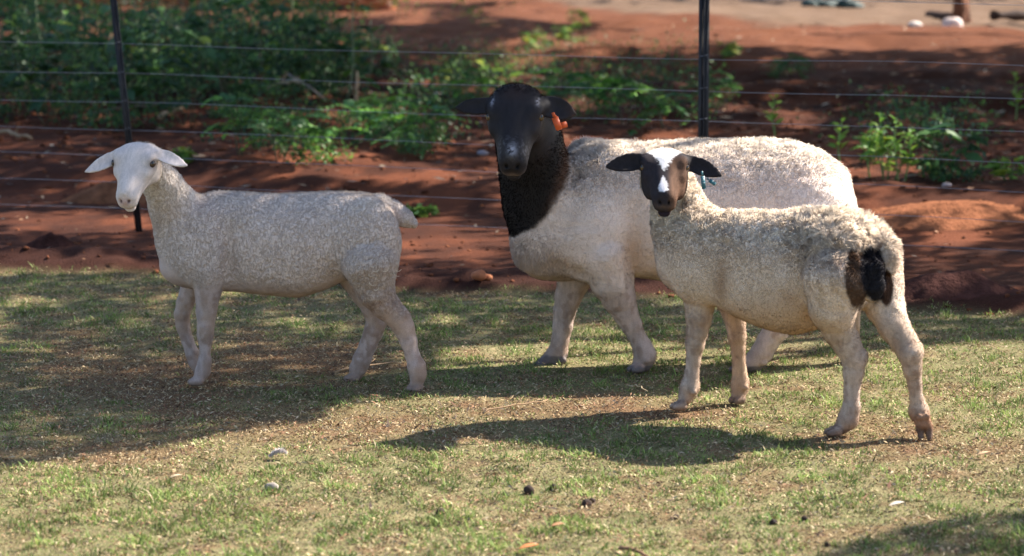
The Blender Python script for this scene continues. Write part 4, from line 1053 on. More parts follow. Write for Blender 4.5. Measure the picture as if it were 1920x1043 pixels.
def trees():
    rng = np.random.default_rng(77)
    specs = [  # ground x range, y range, height band, candidate leaves, leaf length
        ('eucalyptus', 'gum tree right of the lawn, outside the picture, whose crown shades the white sheep', (6.3, 12.1), (-3.6, 3.6), (6.2, 12.0), (3.4, 5.2), 42000, .085),
        ('eucalyptus', 'gum tree beyond the fence on the right, outside the picture, shading the garden soil', (8.2, 17.0), (-4.8, 4.8), (12.0, 18.0), (3.6, 5.6), 40000, .12),
        ('eucalyptus', 'farthest gum tree on the right, outside the picture, shading the far garden', (12.5, 26.5), (-7.5, 7.5), (18.0, 34.0), (3.8, 6.5), 60000, .21)]
    bark = mat('gum_bark', (.36, .29, .22), .85, noise=5, var=.35, bump=(14, .02)); gl = mat('gum_leaf', (.075, .105, .045), .5, noise=3, var=.3, transl=.25)
    for name, lab, tb, xr, yr, zr, n, L in specs:
        x = rng.uniform(*xr, n); y = rng.uniform(*yr, n); s = shade(x, y); k = rng.random(n) < s*s
        x, y = x[k], y[k]; n = len(x); z = rng.uniform(*zr, n); t = z/SUNV[2]
        P = np.stack([x+SUNV[0]*t, y+SUNV[1]*t, z], 1)
        root = empty('gum_tree', (tb[0], tb[1], 0), lab, 'tree')
        d = rng.normal(size=(n, 3)); d /= np.linalg.norm(d, axis=1)[:, None]; nn = SUNV+rng.normal(size=(n, 3))*.55; s_ = np.cross(d, nn); s_ /= np.linalg.norm(s_, axis=1)[:, None]; d = np.cross(nn, s_); d /= np.linalg.norm(d, axis=1)[:, None]
        l = (L*(.7+.6*rng.random(n)))[:, None]; w = l*.26
        V = np.stack([P-d*l*.5, P-s_*w, P+d*l*.5, P+s_*w], 1).reshape(-1, 3)-np.array([tb[0], tb[1], 0]); i = np.arange(n)*4
        me = mk_mesh('crown', V, quads=np.stack([i, i+1, i+2, i+3], 1)); link('crown', me, gl, root, kind='stuff')
        mb = MB(); zt = zr[1]*.95
        mb.tube([(0, 0, -.1), (.05, .05, zr[0]*.5), (-.1, .1, zr[0]), (-.3, 0, zt)], [.20, .16, .12, .05], 12); link('trunk', mb.mesh('trunk', True), bark, root)
        ml = MB(); c0 = P.mean(0)-np.array([tb[0], tb[1], 0])
        for a in range(11):
            q = P[rng.integers(n)]-np.array([tb[0], tb[1], 0]); st = np.array([-.08, .08, zr[0]*rng.uniform(.7, 1.0)]); mid = (st+q)/2+np.array([0, 0, .35])
            ml.tube([st, (st+mid)/2+[0, 0, .1], mid, (mid+q)/2, q], [.05, .04, .03, .018, .008], 6)
        link('limb', ml.mesh('limb', True), bark, root, kind='stuff')
        print('tree leaves', n)
trees()
HS = 0.0049
# ---------------------------------------------------------------- white ewe (left)
def build_ewe():
    base = np.array([at(560, 720, 8.88)[0], 8.88, 0.0])
    root = empty('sheep', base, 'white hornless sheep standing alone on the left, pale face and drooping white ears', 'sheep', 'sheep on the lawn')
    YF, YB = 8.95, 8.86
    # (grooves behind the shoulder and in the flank are cut further down)
    S = Sdf([at(150, 400, 8.8)[0], 8.45, -0.03], [at(805, 400, 8.8)[0], 9.2, 0.98], HS)
    def ty(x): return YF+(YB-YF)*(x-300)/450.0
    rows = [(303, 436, 478, .045), (312, 415, 508, .075), (330, 392, 532, .10), (360, 370, 546, .118), (400, 354, 550, .128), (450, 355, 552, .14),
            (500, 360, 558, .15), (560, 359, 563, .155), (610, 356, 548, .146), (650, 355, 528, .138), (690, 359, 516, .13), (718, 370, 510, .12), (732, 392, 492, .095), (742, 415, 470, .05)]
    o = at(303, 455, ty(303)); e = at(750, 435, ty(750)); ax = e-o; ax[2] = 0; Lx = np.linalg.norm(ax); ax /= Lx
    sd = np.array([ax[1], -ax[0], 0]); st = []
    for x, t, b, w in rows:
        Y = ty(x); pt = at(x, t+5, Y); pb = at(x, b-5, Y)
        st.append(((pt-o)@ax, pt[2]-o[2], pb[2]-o[2], w*.94))
    S.loft((o, sd, ax, np.array([0, 0, 1.0])), st, k=.03, pw=2.15, sm=14)
    # neck
    S.chain(px_chain([(288, 318, 8.80, 27), (306, 352, 8.85, 33), (327, 392, 8.90, 44), (352, 435, 8.94, 58), (378, 465, 8.94, 62)]), .04)
    # shoulders, breast, haunches
    n, f = 8.84, 9.03
    S.ell(at(388, 470, n), (.115, .065, .14), k=.05); S.ell(at(385, 470, f), (.115, .065, .14), k=.05)
    S.ell(at(340, 500, 8.93), (.075, .085, .06), k=.04)
    S.ell(at(692, 458, 8.785), (.11, .07, .16), k=.05); S.ell(at(690, 455, 8.97), (.11, .065, .14), k=.06)
    # legs
    S.chain(px_chain([(393, 505, n, 36), (390, 545, n, 25), (387, 585, n, 19.5), (386, 612, n, 16), (385, 630, n, 15.5), (384, 655, n, 10.5), (384, 678, n, 12.5), (381, 695, n, 14), (375, 706, n-.01, 12)]), .008)
    S.ell(at(385, 618, n-.012), (.026, .028, .036), k=.01)
    S.chain(px_chain([(378, 500, f, 34), (362, 535, f, 22), (347, 568, f, 16), (341, 590, f, 14.5), (343, 612, f, 13), (352, 640, f, 11.5), (361, 664, f, 12.5), (366, 680, f, 12), (370, 691, f, 10)]), .008)
    nb = 8.77; fb = 8.97
    S.chain(px_chain([(695, 500, nb, 56), (705, 545, nb, 36), (722, 572, nb, 27), (744, 594, nb, 22.5), (757, 614, nb, 20), (766, 640, nb, 16), (773, 666, nb, 13), (781, 688, nb, 17), (784, 703, nb, 15), (782, 715, nb, 13)]), .01)
    S.chain(px_chain([(672, 500, fb, 50), (688, 545, fb, 32), (698, 576, fb, 21), (707, 602, fb, 19), (699, 625, fb, 17.5), (689, 650, fb, 16), (679, 674, fb, 17), (671, 692, fb, 15.5), (668, 703, fb, 12)]), .01)
    claw(S, at(372, 714, n-.015), (-1, -.25, 0), r=.0175); claw(S, at(373, 697, f-.01), (-.35, -.1, -1), r=.015)
    claw(S, at(780, 726, nb), (-.35, -.6, 0), r=.018); claw(S, at(664, 708, fb-.01), (-1, -.3, 0), r=.018)
    S.groove(at(424, 420, 8.775), at(436, 545, 8.81), .016, .045); S.groove(at(646, 548, 8.80), at(618, 515, 8.745), .008, .06)
    S.ell(at(762, 597, nb+.01), (.013, .013, .022), k=.015); S.ell(at(717, 596, fb), (.012, .012, .02), k=.015)
    # tail
    S.chain(px_chain([(712, 392, 8.86, 28), (738, 400, 8.86, 21), (759, 410, 8.85, 16), (775, 419, 8.85, 10.5)]), .014)
    # head
    H = Head(at(263, 279, 8.72), 14, 46, .216, wid=1.13)
    H.build(S)
    S.ear(H.P(-.20, .10, .02), at(161, 326, 8.69), (-.15, -1, .6), .0255, th=.005, cup=.5, droop=-.012)
    S.ear(H.P(.22, .10, .05), at(350, 317, 8.68), (.1, -.85, .9), .026, th=.005, cup=.5, droop=-.018)
    S.cone(H.P(-.18, .06, 0), .022, H.P(-.31, .12, .03), .014, .015); S.cone(H.P(.19, .06, .02), .022, H.P(.31, .12, .05), .014, .015)
    def zone(p):
        hd = H.mask(p)
        zz = p[:, 2]; xx = p[:, 0]
        belly = at(500, 520, 8.9)[2]
        lineb = np.interp(xx, [at(x, 400, 8.9)[0] for x in (300, 345, 380, 470, 560, 640, 700, 760)], [at(500, y, 8.9)[2] for y in (480, 520, 535, 530, 540, 515, 575, 585)])
        hd = np.maximum(hd, H.ears(p)); wool = sstep(-.02, .03, zz-lineb+.02*(fbm(p, 9, 5)-.5))*(1-hd)
        return wool, hd
    def colf(p):
        wool, hd = zone(p); a, t, nn = H.local(p)
        c = mixc((.56, .44, .40), (.69, .565, .505), wool)
        c = mixc(c, (.68, .58, .54), hd)*(1+hd*(H.hair(p)-1))[:, None]
        nz = fbm(p, 14, 2); c = c*(0.84+0.3*nz)[:, None]
        g = fbm(p, 5, 8); dirt = sstep(.5, .75, g)*wool*.35
        hip = np.exp(-(((p[:, 0]-at(705, 0, 8.86)[0])/.13)**2+((p[:, 2]-at(700, 510, 8.86)[2])/.11)**2))
        c = mixc(c, (.36, .29, .24), np.clip(dirt*.8, 0, .8)); c = mixc(c, (.34, .275, .23), np.clip(.75*hip*wool*(.4+.9*fbm(p*np.array([1, 1, .6]), 38, 4)), 0, .6))
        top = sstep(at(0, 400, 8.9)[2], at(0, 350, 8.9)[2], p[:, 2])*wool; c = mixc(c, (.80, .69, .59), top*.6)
        c = leg_coat(c, p); knee = sstep(.33, .26, p[:, 2])*sstep(.14, .2, p[:, 2]); c = mixc(c, (.50, .36, .27), knee*.4*sstep(.4, .6, fbm(p, 22, 9)))
        hoof = sstep(.034, .022, p[:, 2]); c = mixc(c, (.20, .145, .115), hoof*.8)
        fetlock = sstep(.10, .05, p[:, 2]); c = mixc(c, (.36, .25, .20), fetlock*.5)  # coat browner around the fetlocks
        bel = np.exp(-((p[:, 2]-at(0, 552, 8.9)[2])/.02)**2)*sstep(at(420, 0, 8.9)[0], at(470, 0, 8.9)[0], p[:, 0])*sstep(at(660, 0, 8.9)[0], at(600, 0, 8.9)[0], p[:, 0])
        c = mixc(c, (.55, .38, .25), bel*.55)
        nose = np.exp(-((t-1.0)/.07)**2-((nn+.06)/.08)**2-(a/.11)**2); c = mixc(c, (.55, .32, .29), nose*.75)
        lip = np.exp(-((t-.98)/.1)**2-((nn+.215)/.026)**2-(a/.18)**2); c = mixc(c, (.42, .19, .15), lip*.8)
        for sg in (-1, 1):
            nos = np.exp(-((t-.995)/.035)**2-((nn+.045)/.03)**2-((a-sg*.062)/.022)**2); c = mixc(c, (.06, .03, .03), np.clip(nos*1.1, 0, 1))
            ey = np.exp(-((t-.345)/.085)**2-((nn-.07)/.075)**2-((a-sg*.275*H.wid)/.075)**2); c = mixc(c, (.13, .09, .08), np.clip(ey*1.2, 0, .95))
        return c
    def woolf(p): return zone(p)[0]
    def disp(p):
        w = zone(p)[0]; r = np.abs(fbm(p*np.array([1, 1, .55]), 82, 21, 2)-.5)*2
        return w*(0.0034*(sstep(0, .30, r)-.6)+.012*(fbm(p, 7, 3)-.5))
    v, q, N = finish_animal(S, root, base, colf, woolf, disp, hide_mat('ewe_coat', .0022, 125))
    def lenf(p, n):
        w = zone(p)[0]; _, hd = zone(p); up = np.clip(n[:, 2], 0, 1)
        return np.where(w > .3, .0026+.0048*up**2, 0.0016*(1-.3*hd))*(1-.6*H.ears(p))
    me = fleece(v, q, N, colf, lenf, 45000, base, 1, width=.00060, cf=120, clump=.40)
    link('fleece', me, FUR, root)
    rs = np.random.default_rng(9); mb = MB()
    side = (N[:, 1] < -.6)
    for cx, cy, k in ((700, 510, 7), (636, 448, 3), (545, 458, 3), (440, 425, 2), (735, 500, 3)):
        for _ in range(k):
            px_, py_ = to_px(v[:, 0], v[:, 1], v[:, 2]); d2 = (px_-cx-rs.normal()*13)**2+(py_-cy-rs.normal()*12)**2+1e6*(~side)
            q0 = v[d2.argmin()]+N[d2.argmin()]*.010; th = rs.uniform(-2.2, -.6); L = rs.uniform(.010, .026)
            pts = [q0+L*np.array([math.cos(th+b*1.3)*b, -.10*b*(1-b), math.sin(th+b*1.3)*b]) for b in np.linspace(0, 1, 6)]
            mb.tube(pts, np.linspace(.0011, .0005, 6), 4)
    link('straw_bits', mb.mesh('straw_bits', True, base), mat('pale_straw', (.72, .64, .52), .8), root, kind='stuff')
    H.eyes(root, base, M_EYE_DARK, M_PUPIL, .064)
    return root

# ---------------------------------------------------------------- black-headed ram (middle)
def build_ram():
    base = np.array([at(1290, 700, 9.2)[0], 9.2, 0.0])
    root = empty('sheep', base, 'big black headed white ram with an orange ear tag, standing behind the young sheep', 'sheep', 'sheep on the lawn')
    S = Sdf([at(840, 400, 8.8)[0], 8.55, -0.03], [at(1625, 400, 9.2)[0], 9.62, 1.12], HS+.0007)
    YF, YB = 9.22, 9.25
    def ty(x): return YF+(YB-YF)*(x-990)/610.0
    rows = [(982, 425, 500, .07), (995, 400, 512, .11), (1015, 370, 523, .145), (1040, 315, 528, .165), (1065, 268, 527, .178), (1100, 258, 524, .19), (1160, 259, 518, .20), (1230, 262, 524, .22),
            (1300, 260, 548, .235), (1370, 256, 556, .24), (1440, 255, 552, .235), (1500, 261, 540, .225), (1545, 277, 525, .205), (1575, 300, 500, .17), (1592, 330, 470, .12), (1601, 362, 440, .06)]
    o = at(982, 455, ty(982)); e = at(1601, 400, ty(1601)); ax = e-o; ax[2] = 0; ax /= np.linalg.norm(ax)
    sd = np.array([ax[1], -ax[0], 0]); st = []
    for x, t, b, w in rows:
        Y = ty(x); pt = at(x, t+9, Y); pb = at(x, b-2, Y); st.append(((pt-o)@ax, pt[2]-o[2], pb[2]-o[2], w))
    S.loft((o, sd, ax, np.array([0, 0, 1.0])), st, k=.03, pw=2.2, sm=12)
    S.chain(px_chain([(985, 225, 9.04, 52), (993, 270, 9.07, 56), (1003, 325, 9.12, 60), (1015, 380, 9.15, 66), (1035, 430, 9.18, 72)]), .05)
    S.ell(at(1012, 455, 9.13), (.085, .11, .12), k=.06)
    S.ell(at(1105, 440, 9.09), (.13, .08, .17), k=.06); S.ell(at(1100, 440, 9.35), (.13, .08, .16), k=.06)
    S.ell(at(1520, 440, 9.08), (.14, .09, .18), k=.06); S.ell(at(1520, 440, 9.38), (.14, .09, .18), k=.06)
    n, f = 9.10, 9.30
    S.chain(px_chain([(1135, 480, n, 55), (1148, 525, n, 42), (1160, 558, n, 32), (1173, 588, n, 23), (1184, 610, n, 19), (1195, 632, n, 15.5), (1204, 650, n, 18), (1210, 666, n, 20), (1204, 681, n, 18)]), .01)
    S.chain(px_chain([(1090, 480, f, 46), (1078, 520, f, 32), (1066, 555, f, 25), (1058, 585, f, 20), (1055, 612, f, 18), (1050, 640, f, 16), (1046, 660, f, 18), (1036, 674, f, 18), (1020, 682, f-.02, 13)]), .01)
    nb, fb = 9.10, 9.32
    S.chain(px_chain([(1510, 480, nb, 70), (1490, 540, nb, 45), (1470, 590, nb, 28), (1455, 618, nb, 23), (1440, 640, nb, 20), (1428, 662, nb, 20), (1412, 680, nb, 18), (1398, 688, nb, 14)]), .012)
    S.chain(px_chain([(1560, 470, fb, 60), (1590, 530, fb, 34), (1606, 575, fb, 21), (1612, 605, fb, 18), (1609, 640, fb, 15), (1603, 668, fb, 17), (1592, 686, fb-.03, 15)]), .012)
    claw(S, at(1196, 690, n-.03), (-.75, -.6, 0), r=.0175, ln=.028, sep=.012)
    claw(S, at(1016, 686, f-.03), (-1, -.35, 0), r=.0175, ln=.028, sep=.012)
    claw(S, at(1388, 691, nb-.02), (-1, -.35, 0), r=.0175, ln=.028, sep=.012)
    claw(S, at(1586, 694, fb-.05), (-1, -.3, 0), r=.0175, ln=.028, sep=.012)
    S.groove(at(1190, 400, 9.00), at(1196, 525, 9.05), .020, .055); S.groove(at(1040, 505, 9.03), at(1085, 520, 9.05), .012, .05)
    for c in ((1056, 676, f-.03), (1213, 676, n-.035), (1431, 680, nb-.03)): S.ell(at(*c), (.014, .013, .013), k=.006)  # dewclaws
    S.chain(px_chain([(1570, 340, 9.25, 26), (1580, 400, 9.24, 23), (1582, 450, 9.24, 17)]), .03)
    H = Head(at(969, 184, 8.94), 5, 48, .284, wid=1.13)
    H.build(S)
    S.ell(H.P(0, .0, .08), np.array([.25, .12, .10])*H.L, H.R(), k=.04)      # woolly poll
    S.ear(H.P(-.235, .14, .03), at(853, 203, 8.90), (-.05, -1, .35), .030, th=.006, cup=.45)
    S.ear(H.P(.25, .12, .03), at(1081, 215, 8.90), (.15, -1, .35), .040, th=.006, cup=.45)
    S.cone(H.P(-.2, .1, 0), .03, H.P(-.33, .14, .02), .02, .02); S.cone(H.P(.2, .1, 0), .034, H.P(.33, .14, .02), .026, .02)
    hx = np.array([at(x, y, 9.1) for x, y in ((1076, 240), (1068, 300), (1052, 350), (1030, 395), (975, 438))])
    def black(p):
        # collar edge slopes down to the breast
        px, py = to_px(p[:, 0], p[:, 1]*0+9.1+(p[:, 1]-9.1)*0.15, p[:, 2])
        xe = np.interp(py, [150, 240, 300, 350, 395, 425, 440, 470], [1100, 1073, 1069, 1054, 1031, 998, 968, 900])
        return sstep(10, -8, px-xe+22*(fbm(p, 22, 6)-.5))
    def zone(p):
        b = black(p); zz = p[:, 2]
        lb = np.interp(p[:, 0], [at(x, 0, 9.2)[0] for x in (980, 1060, 1100, 1170, 1240, 1400, 1500, 1600)], [at(0, y, 9.2)[2] for y in (500, 520, 540, 540, 500, 530, 560, 560)])
        body = sstep(-.02, .03, zz-lb)
        return body*(1-b)*(1-H.ears(p)), b
    def colf(p):
        w, b = zone(p); a, t, nn = H.local(p)
        c = mixc((.60, .47, .41), (.77, .635, .56), w)
        c = c*(0.84+0.3*fbm(p, 12, 2))[:, None]
        stain = sstep(.48, .7, fbm(p, 5.5, 31))*.45; c = mixc(c, (.50, .36, .26), stain*(1-.5*w))
        top = sstep(.68, .83, p[:, 2]); c = mixc(c, (.88, .77, .66), top*.8)  # back wool lightened, its sunlit look put into the colour
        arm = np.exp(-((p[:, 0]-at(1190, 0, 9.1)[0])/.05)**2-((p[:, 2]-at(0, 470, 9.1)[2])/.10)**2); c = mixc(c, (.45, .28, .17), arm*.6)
        c = leg_coat(c, p); fetlock = sstep(.12, .05, p[:, 2]); c = mixc(c, (.40, .28, .22), fetlock*.55)  # browner fetlocks here too
        px, py = to_px(p[:, 0], p[:, 1], p[:, 2])
        cb = np.array([.014, .012, .013])*np.ones((len(p), 1))
        edge = np.exp(-((px-np.interp(py, [240, 300, 350, 395, 425], [1072, 1066, 1050, 1028, 996]))/12)**2)*sstep(150, 260, py)*sstep(430, 330, py)
        cb = mixc(cb, (.10, .05, .03), edge*.7)
        hd = sstep(1.3, .9, np.sqrt(a*a+(t-.45)**2+nn*nn)*1.5)
        cb = mixc(cb, (.019, .0155, .018), hd*.8)*(1+hd*1.6*(H.hair(p)-1))[:, None]
        cb = mixc(cb, (.036, .026, .026), hd*sstep(.12, .26, a)*.6*sstep(.2, .4, t))
        fr = np.exp(-((t-.06)/.13)**2-(a/.17)**2); cb = mixc(cb, (.045, .026, .022), fr*.6)
        for sg in (-1, 1):
            wp = np.exp(-((t-.17-.25*(np.abs(a)-.25))/.075)**2-((a-sg*.275)/.020)**2-((nn-.12)/.13)**4); cb = mixc(cb, (.36, .34, .38), wp*sstep(.42, .60, fbm(p, 150, 3)+.06)*.8)
            nos = np.exp(-((t-.995)/.04)**2-((nn+.045)/.03)**2-((a-sg*.062)/.022)**2); cb = mixc(cb, (.005, .004, .004), np.clip(nos*1.1, 0, 1))
        gm = np.exp(-((t-.86)/.07)**2-(a/.05)**2)*sstep(-.05, .03, nn); cb = mixc(cb, (.42, .40, .44), gm*sstep(.35, .6, fbm(p, 120, 5)+.1)*.9)
        fk = np.exp(-((t-.8)/.12)**2)*sstep(.52, .66, fbm(p, 150, 15)); cb = mixc(cb, (.20, .19, .22), fk*.28*hd)
        lip = np.exp(-((t-.99)/.08)**2-((nn+.17)/.045)**2-(a/.14)**2); cb = mixc(cb, (.23, .165, .15), lip*.75)
        c = mixc(c, cb, b)
        hoof = sstep(.036, .026, p[:, 2]-.25*np.abs(vnoise(p, 40, 1)-.5)*.05); c = mixc(c, (.13, .11, .11), hoof*.9)
        return c
    def disp(p):
        w, b = zone(p); up = sstep(.6, .8, p[:, 2])
        r = fbm(p*np.array([.8, 1, 1.5]), 26, 21, 3)-.5
        return (w*(.3+.7*up))*(.02*r+.02*(fbm(p, 8, 3)-.5))+b*.004*(fbm(p, 45, 7)-.5)*sstep(.98, .94, H.local(p)[1]*.0+.97)
    def woolf(p): w, b = zone(p); return w*sstep(.5, .8, p[:, 2])*.8
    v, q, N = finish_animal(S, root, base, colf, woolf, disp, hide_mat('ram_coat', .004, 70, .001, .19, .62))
    def lenf(p, n):
        w, b = zone(p); up = sstep(.62, .84, p[:, 2]); px, py = to_px(p[:, 0], p[:, 1], p[:, 2])
        mane = np.exp(-((px-1085)/32)**2)*sstep(430, 250, py); br = np.exp(-((px-1000)/60)**2-((py-490)/50)**2)
        a, t, nn = H.local(p); face = sstep(.02, .12, t)*sstep(1.2, 1.0, t)*(np.abs(a) < .5)*sstep(-.6, -.45, nn)
        l = w*(.0045+.012*up+.014*mane+.016*br)
        l = np.where(b > .5, .008*(1-face)+.0018*face, l)
        return np.where(l < .003, .003*(1-face)+.001, l)*(1-.75*H.ears(p))
    me = fleece(v, q, N, colf, lenf, 112000, base, 2, width=.00095, cf=48, clf=lambda p: .28+.55*sstep(.66, .82, p[:, 2]))
    link('fleece', me, FUR, root)
    H.eyes(root, base, M_EYE_AMBER, M_PUPIL, .052)
    # ear tag
    mb = MB(); A = at(1037, 212, 8.860); B = at(1049, 243, 8.845); D = at(1063, 233, 8.875)
    tag_plate(mb, A, B, .0115); et = link('ear_tag', mb.mesh('ear_tag', loc=base), mat('orange_plastic', (.62, .10, .025), .45, var=.08), root)
    mb = MB(); tag_plate(mb, at(1045, 238, 8.868), D, .0105); sphere(mb, at(1041, 218, 8.856), .005, 8, 5)
    link('tag_back', mb.mesh('tag_back', loc=base), et.data.materials[0], et)
    return root

def tag_plate(mb, A, B, w, th=.0018):
    A = np.asarray(A, float); B = np.asarray(B, float); a = (B-A)/2; L = np.linalg.norm(a); a /= L
    n = np.array([.1, -1, .2]); n -= a*(n@a); n /= np.linalg.norm(n); b = np.cross(n, a)
    R = np.stack([a, b, n], 1)
    # narrow neck, then a wide rounded plate
    mb.box((A+B)/2+a*L*.25, (L*.72, w, th), R); mb.box(A+a*L*.2, (L*.25, w*.45, th*1.1), R); mb.box(B, (L*.06, w*.7, th*.95), R)

# ---------------------------------------------------------------- young sheep with dark and white face (right)
def build_lamb():
    base = np.array([at(1480, 790, 8.25)[0], 8.25, 0.0])
    root = empty('sheep', base, 'young cream sheep on the right with dark and white blazed face and dark rump patch', 'sheep', 'sheep on the lawn')
    S = Sdf([at(1120, 400, 8.3)[0], 7.72, -0.03], [at(1775, 400, 8.0)[0], 8.85, 0.92], HS)
    def ty(x): return 8.48+(8.10-8.48)*(x-1250)/400.0
    rows = [(1240, 425, 480, .05), (1250, 405, 508, .085), (1268, 388, 535, .11), (1300, 376, 560, .125), (1345, 381, 580, .135), (1400, 388, 604, .152), (1450, 388, 624, .165),
            (1500, 386, 634, .17), (1540, 382, 624, .16), (1580, 384, 596, .15), (1615, 398, 570, .14), (1640, 420, 562, .12), (1656, 445, 540, .085), (1664, 470, 520, .05)]
    o = at(1240, 450, ty(1240)); e = at(1664, 495, ty(1664)); ax = e-o; ax[2] = 0; ax /= np.linalg.norm(ax)
    sd = np.array([ax[1], -ax[0], 0]); st = []
    for x, t, b, w in rows:
        Y = ty(x); pt = at(x, t+11, Y); pb = at(x, b-7, Y); st.append(((pt-o)@ax, pt[2]-o[2], pb[2]-o[2], w*.95))
    S.loft((o, sd, ax, np.array([0, 0, 1.0])), st, k=.03, pw=2.15, sm=12)
    S.chain(px_chain([(1262, 325, 8.46, 30), (1266, 362, 8.48, 37), (1275, 400, 8.48, 47), (1290, 440, 8.47, 58), (1305, 470, 8.46, 62)]), .04)
    n, f = 8.39, 8.55
    S.ell(at(1310, 495, 8.36), (.095, .06, .135), k=.05); S.ell(at(1345, 495, 8.52), (.09, .06, .12), k=.05)
    S.ell(at(1268, 500, 8.45), (.06, .07, .07), k=.05)
    S.chain(px_chain([(1315, 525, n, 42), (1313, 565, n, 30), (1310, 595, n, 24), (1307, 622, n, 19.5), (1303, 645, n, 17.5), (1300, 675, n, 13), (1297, 702, n, 13), (1294, 725, n, 17.5), (1285, 745, n, 14)]), .009)
    S.chain(px_chain([(1362, 545, f, 34), (1374, 580, f, 22), (1380, 612, f, 17.5), (1382, 632, f, 16.5), (1384, 655, f, 13), (1386, 690, f, 12.5), (1388, 718, f, 16.5), (1386, 735, f, 15)]), .009)
    S.groove(at(1354, 455, 8.305), at(1350, 572, 8.35), .016, .045); S.groove(at(1508, 500, 8.03), at(1530, 600, 8.10), .014, .055)
    # hind quarters: left thigh toward us, right thigh on the far right
    S.ell(at(1572, 510, 8.07), (.115, .10, .15), k=.06); S.ell(at(1640, 510, 8.20), (.085, .09, .13), k=.06)
    hl, hr = 8.04, 8.02
    S.chain(px_chain([(1570, 530, 8.02, 66), (1562, 578, 8.02, 45), (1572, 618, hl, 30), (1589, 648, hl, 25), (1602, 672, hl, 23), (1600, 700, hl, 18.5), (1597, 735, hl, 14), (1596, 765, hl, 16.5), (1590, 787, hl, 18.5), (1578, 801, hl, 14)]), .01)
    S.chain(px_chain([(1648, 530, 8.14, 46), (1660, 575, 8.12, 36), (1676, 612, 8.08, 29), (1695, 640, 8.05, 25), (1707, 664, hr, 22.5), (1711, 692, hr, 17), (1715, 722, hr, 12.5), (1719, 750, hr, 12.5), (1723, 772, hr, 18.5), (1731, 792, hr-.02, 15)]), .01)
    claw(S, at(1277, 760, n-.02), (-1, -.35, 0), r=.0165, ln=.026); claw(S, at(1384, 748, f-.01), (-.6, -.6, 0), r=.0175, ln=.022)
    claw(S, at(1568, 808, hl-.02), (-1, -.35, 0), r=.0165, ln=.028)
    for dx in (-8, 8):   # raised right hind foot: two claws pointing down, sole to the camera
        S.cone(at(1733+dx, 800, hr-.02), .0145, at(1735+dx*1.0, 824, hr-.035), .0085, .004)
    for c in ((1619, 668, hl+.02), (1724, 657, hr+.02)): S.ell(at(*c), (.014, .014, .024), k=.015)
    for c in ((1301, 735, n-.03), (1725, 783, hr-.04), (1738, 781, hr-.04), (1398, 727, f-.03)): S.ell(at(*c), (.011, .010, .011), k=.004)
    # scrotum / tail stump and tuft
    S.chain(px_chain([(1628, 468, 8.03, 15), (1635, 505, 7.99, 22), (1640, 540, 7.98, 20), (1638, 552, 7.98, 15)]), .006)
    S.chain(px_chain([(1652, 458, 8.07, 17), (1664, 480, 8.03, 17), (1667, 504, 8.03, 14)]), .015)
    S.ell(at(1602, 520, 7.975), (.034, .034, .078), k=.015)
    H = Head(at(1246, 293, 8.40), 3, 34, .220, wid=1.17, deep=1.05, cheek=1)
    H.build(S)
    S.ear(H.P(-.24, .13, .03), at(1135, 313, 8.34), (-.05, -1, .35), .0295, th=.005, cup=.45)
    S.ear(H.P(.25, .13, .03), at(1354, 330, 8.34), (.1, -1, .4), .0285, th=.005, cup=.45)
    S.cone(H.P(-.2, .1, 0), .024, H.P(-.34, .14, .02), .016, .015); S.cone(H.P(.2, .1, 0), .024, H.P(.34, .14, .02), .016, .015)
    def zone(p):
        a, t, nn = H.local(p); hd = H.mask(p)
        px, py = to_px(p[:, 0], p[:, 1], p[:, 2])
        lb = np.interp(px, [1230, 1280, 1345, 1400, 1500, 1540, 1600, 1700], [500, 555, 580, 560, 560, 600, 640, 590])
        w = sstep(15, -15, py-lb)*(1-hd)*(1-H.ears(p))
        return w, hd, px, py
    def colf(p):
        w, hd, px, py = zone(p); a, t, nn = H.local(p)
        c = mixc((.62, .48, .395), (.74, .59, .485), w); c = c*(0.84+0.3*fbm(p, 13, 2))[:, None]
        c = mixc(c, (.50, .34, .21), sstep(.47, .7, fbm(p, 6, 12))*.42)
        top = sstep(.55, .66, p[:, 2])*w; c = mixc(c, (.88, .75, .61), top*.8)  # upper wool whiter, sunlight from above painted into the colour
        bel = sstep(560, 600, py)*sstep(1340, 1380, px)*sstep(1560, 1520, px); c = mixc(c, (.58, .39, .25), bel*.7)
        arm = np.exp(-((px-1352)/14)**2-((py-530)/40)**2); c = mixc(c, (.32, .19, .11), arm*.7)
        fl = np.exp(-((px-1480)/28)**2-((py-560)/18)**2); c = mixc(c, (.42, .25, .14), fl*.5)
        th = sstep(.5, .6, fbm(p*np.array([1, 1, .5]), 45, 14))*np.exp(-((px-1560)/60)**2-((py-545)/50)**2); c = mixc(c, (.36, .24, .15), th*.5)
        jg = 7*(fbm(p, 70, 66)-.5)*2; rear = sstep(8.12, 8.07, p[:, 1])
        def blot(cx, cy, rx, ry, tilt=0.0): return sstep(1.12, .86, np.sqrt((((px-cx)-tilt*(py-cy))/rx)**2+((py-cy)/ry)**2)+jg/60)
        c = mixc(c, (.060, .030, .018), blot(1605, 524, 21, 56, .05)*rear*(.90+.10*fbm(p, 60, 67)))
        c = mixc(c, (.07, .038, .027), blot(1662, 540, 13, 36)*sstep(8.18, 8.13, p[:, 1]))
        c = mixc(c, (.014, .013, .017), blot(1637, 514, 25, 55, .10)*rear)
        c = leg_coat(c, p); hk = sstep(.36, .26, p[:, 2])*sstep(.2, .26, p[:, 2]); c = mixc(c, (.44, .31, .24), hk*.4*sstep(.4, .6, fbm(p, 25, 19)))
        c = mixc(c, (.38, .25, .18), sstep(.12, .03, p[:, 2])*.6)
        c = mixc(c, (.26, .13, .075), sstep(762, 785, py)*sstep(1690, 1700, px)*.75)
        c = mixc(c, (.09, .055, .04), sstep(796, 808, py)*sstep(1700, 1710, px)*.8)
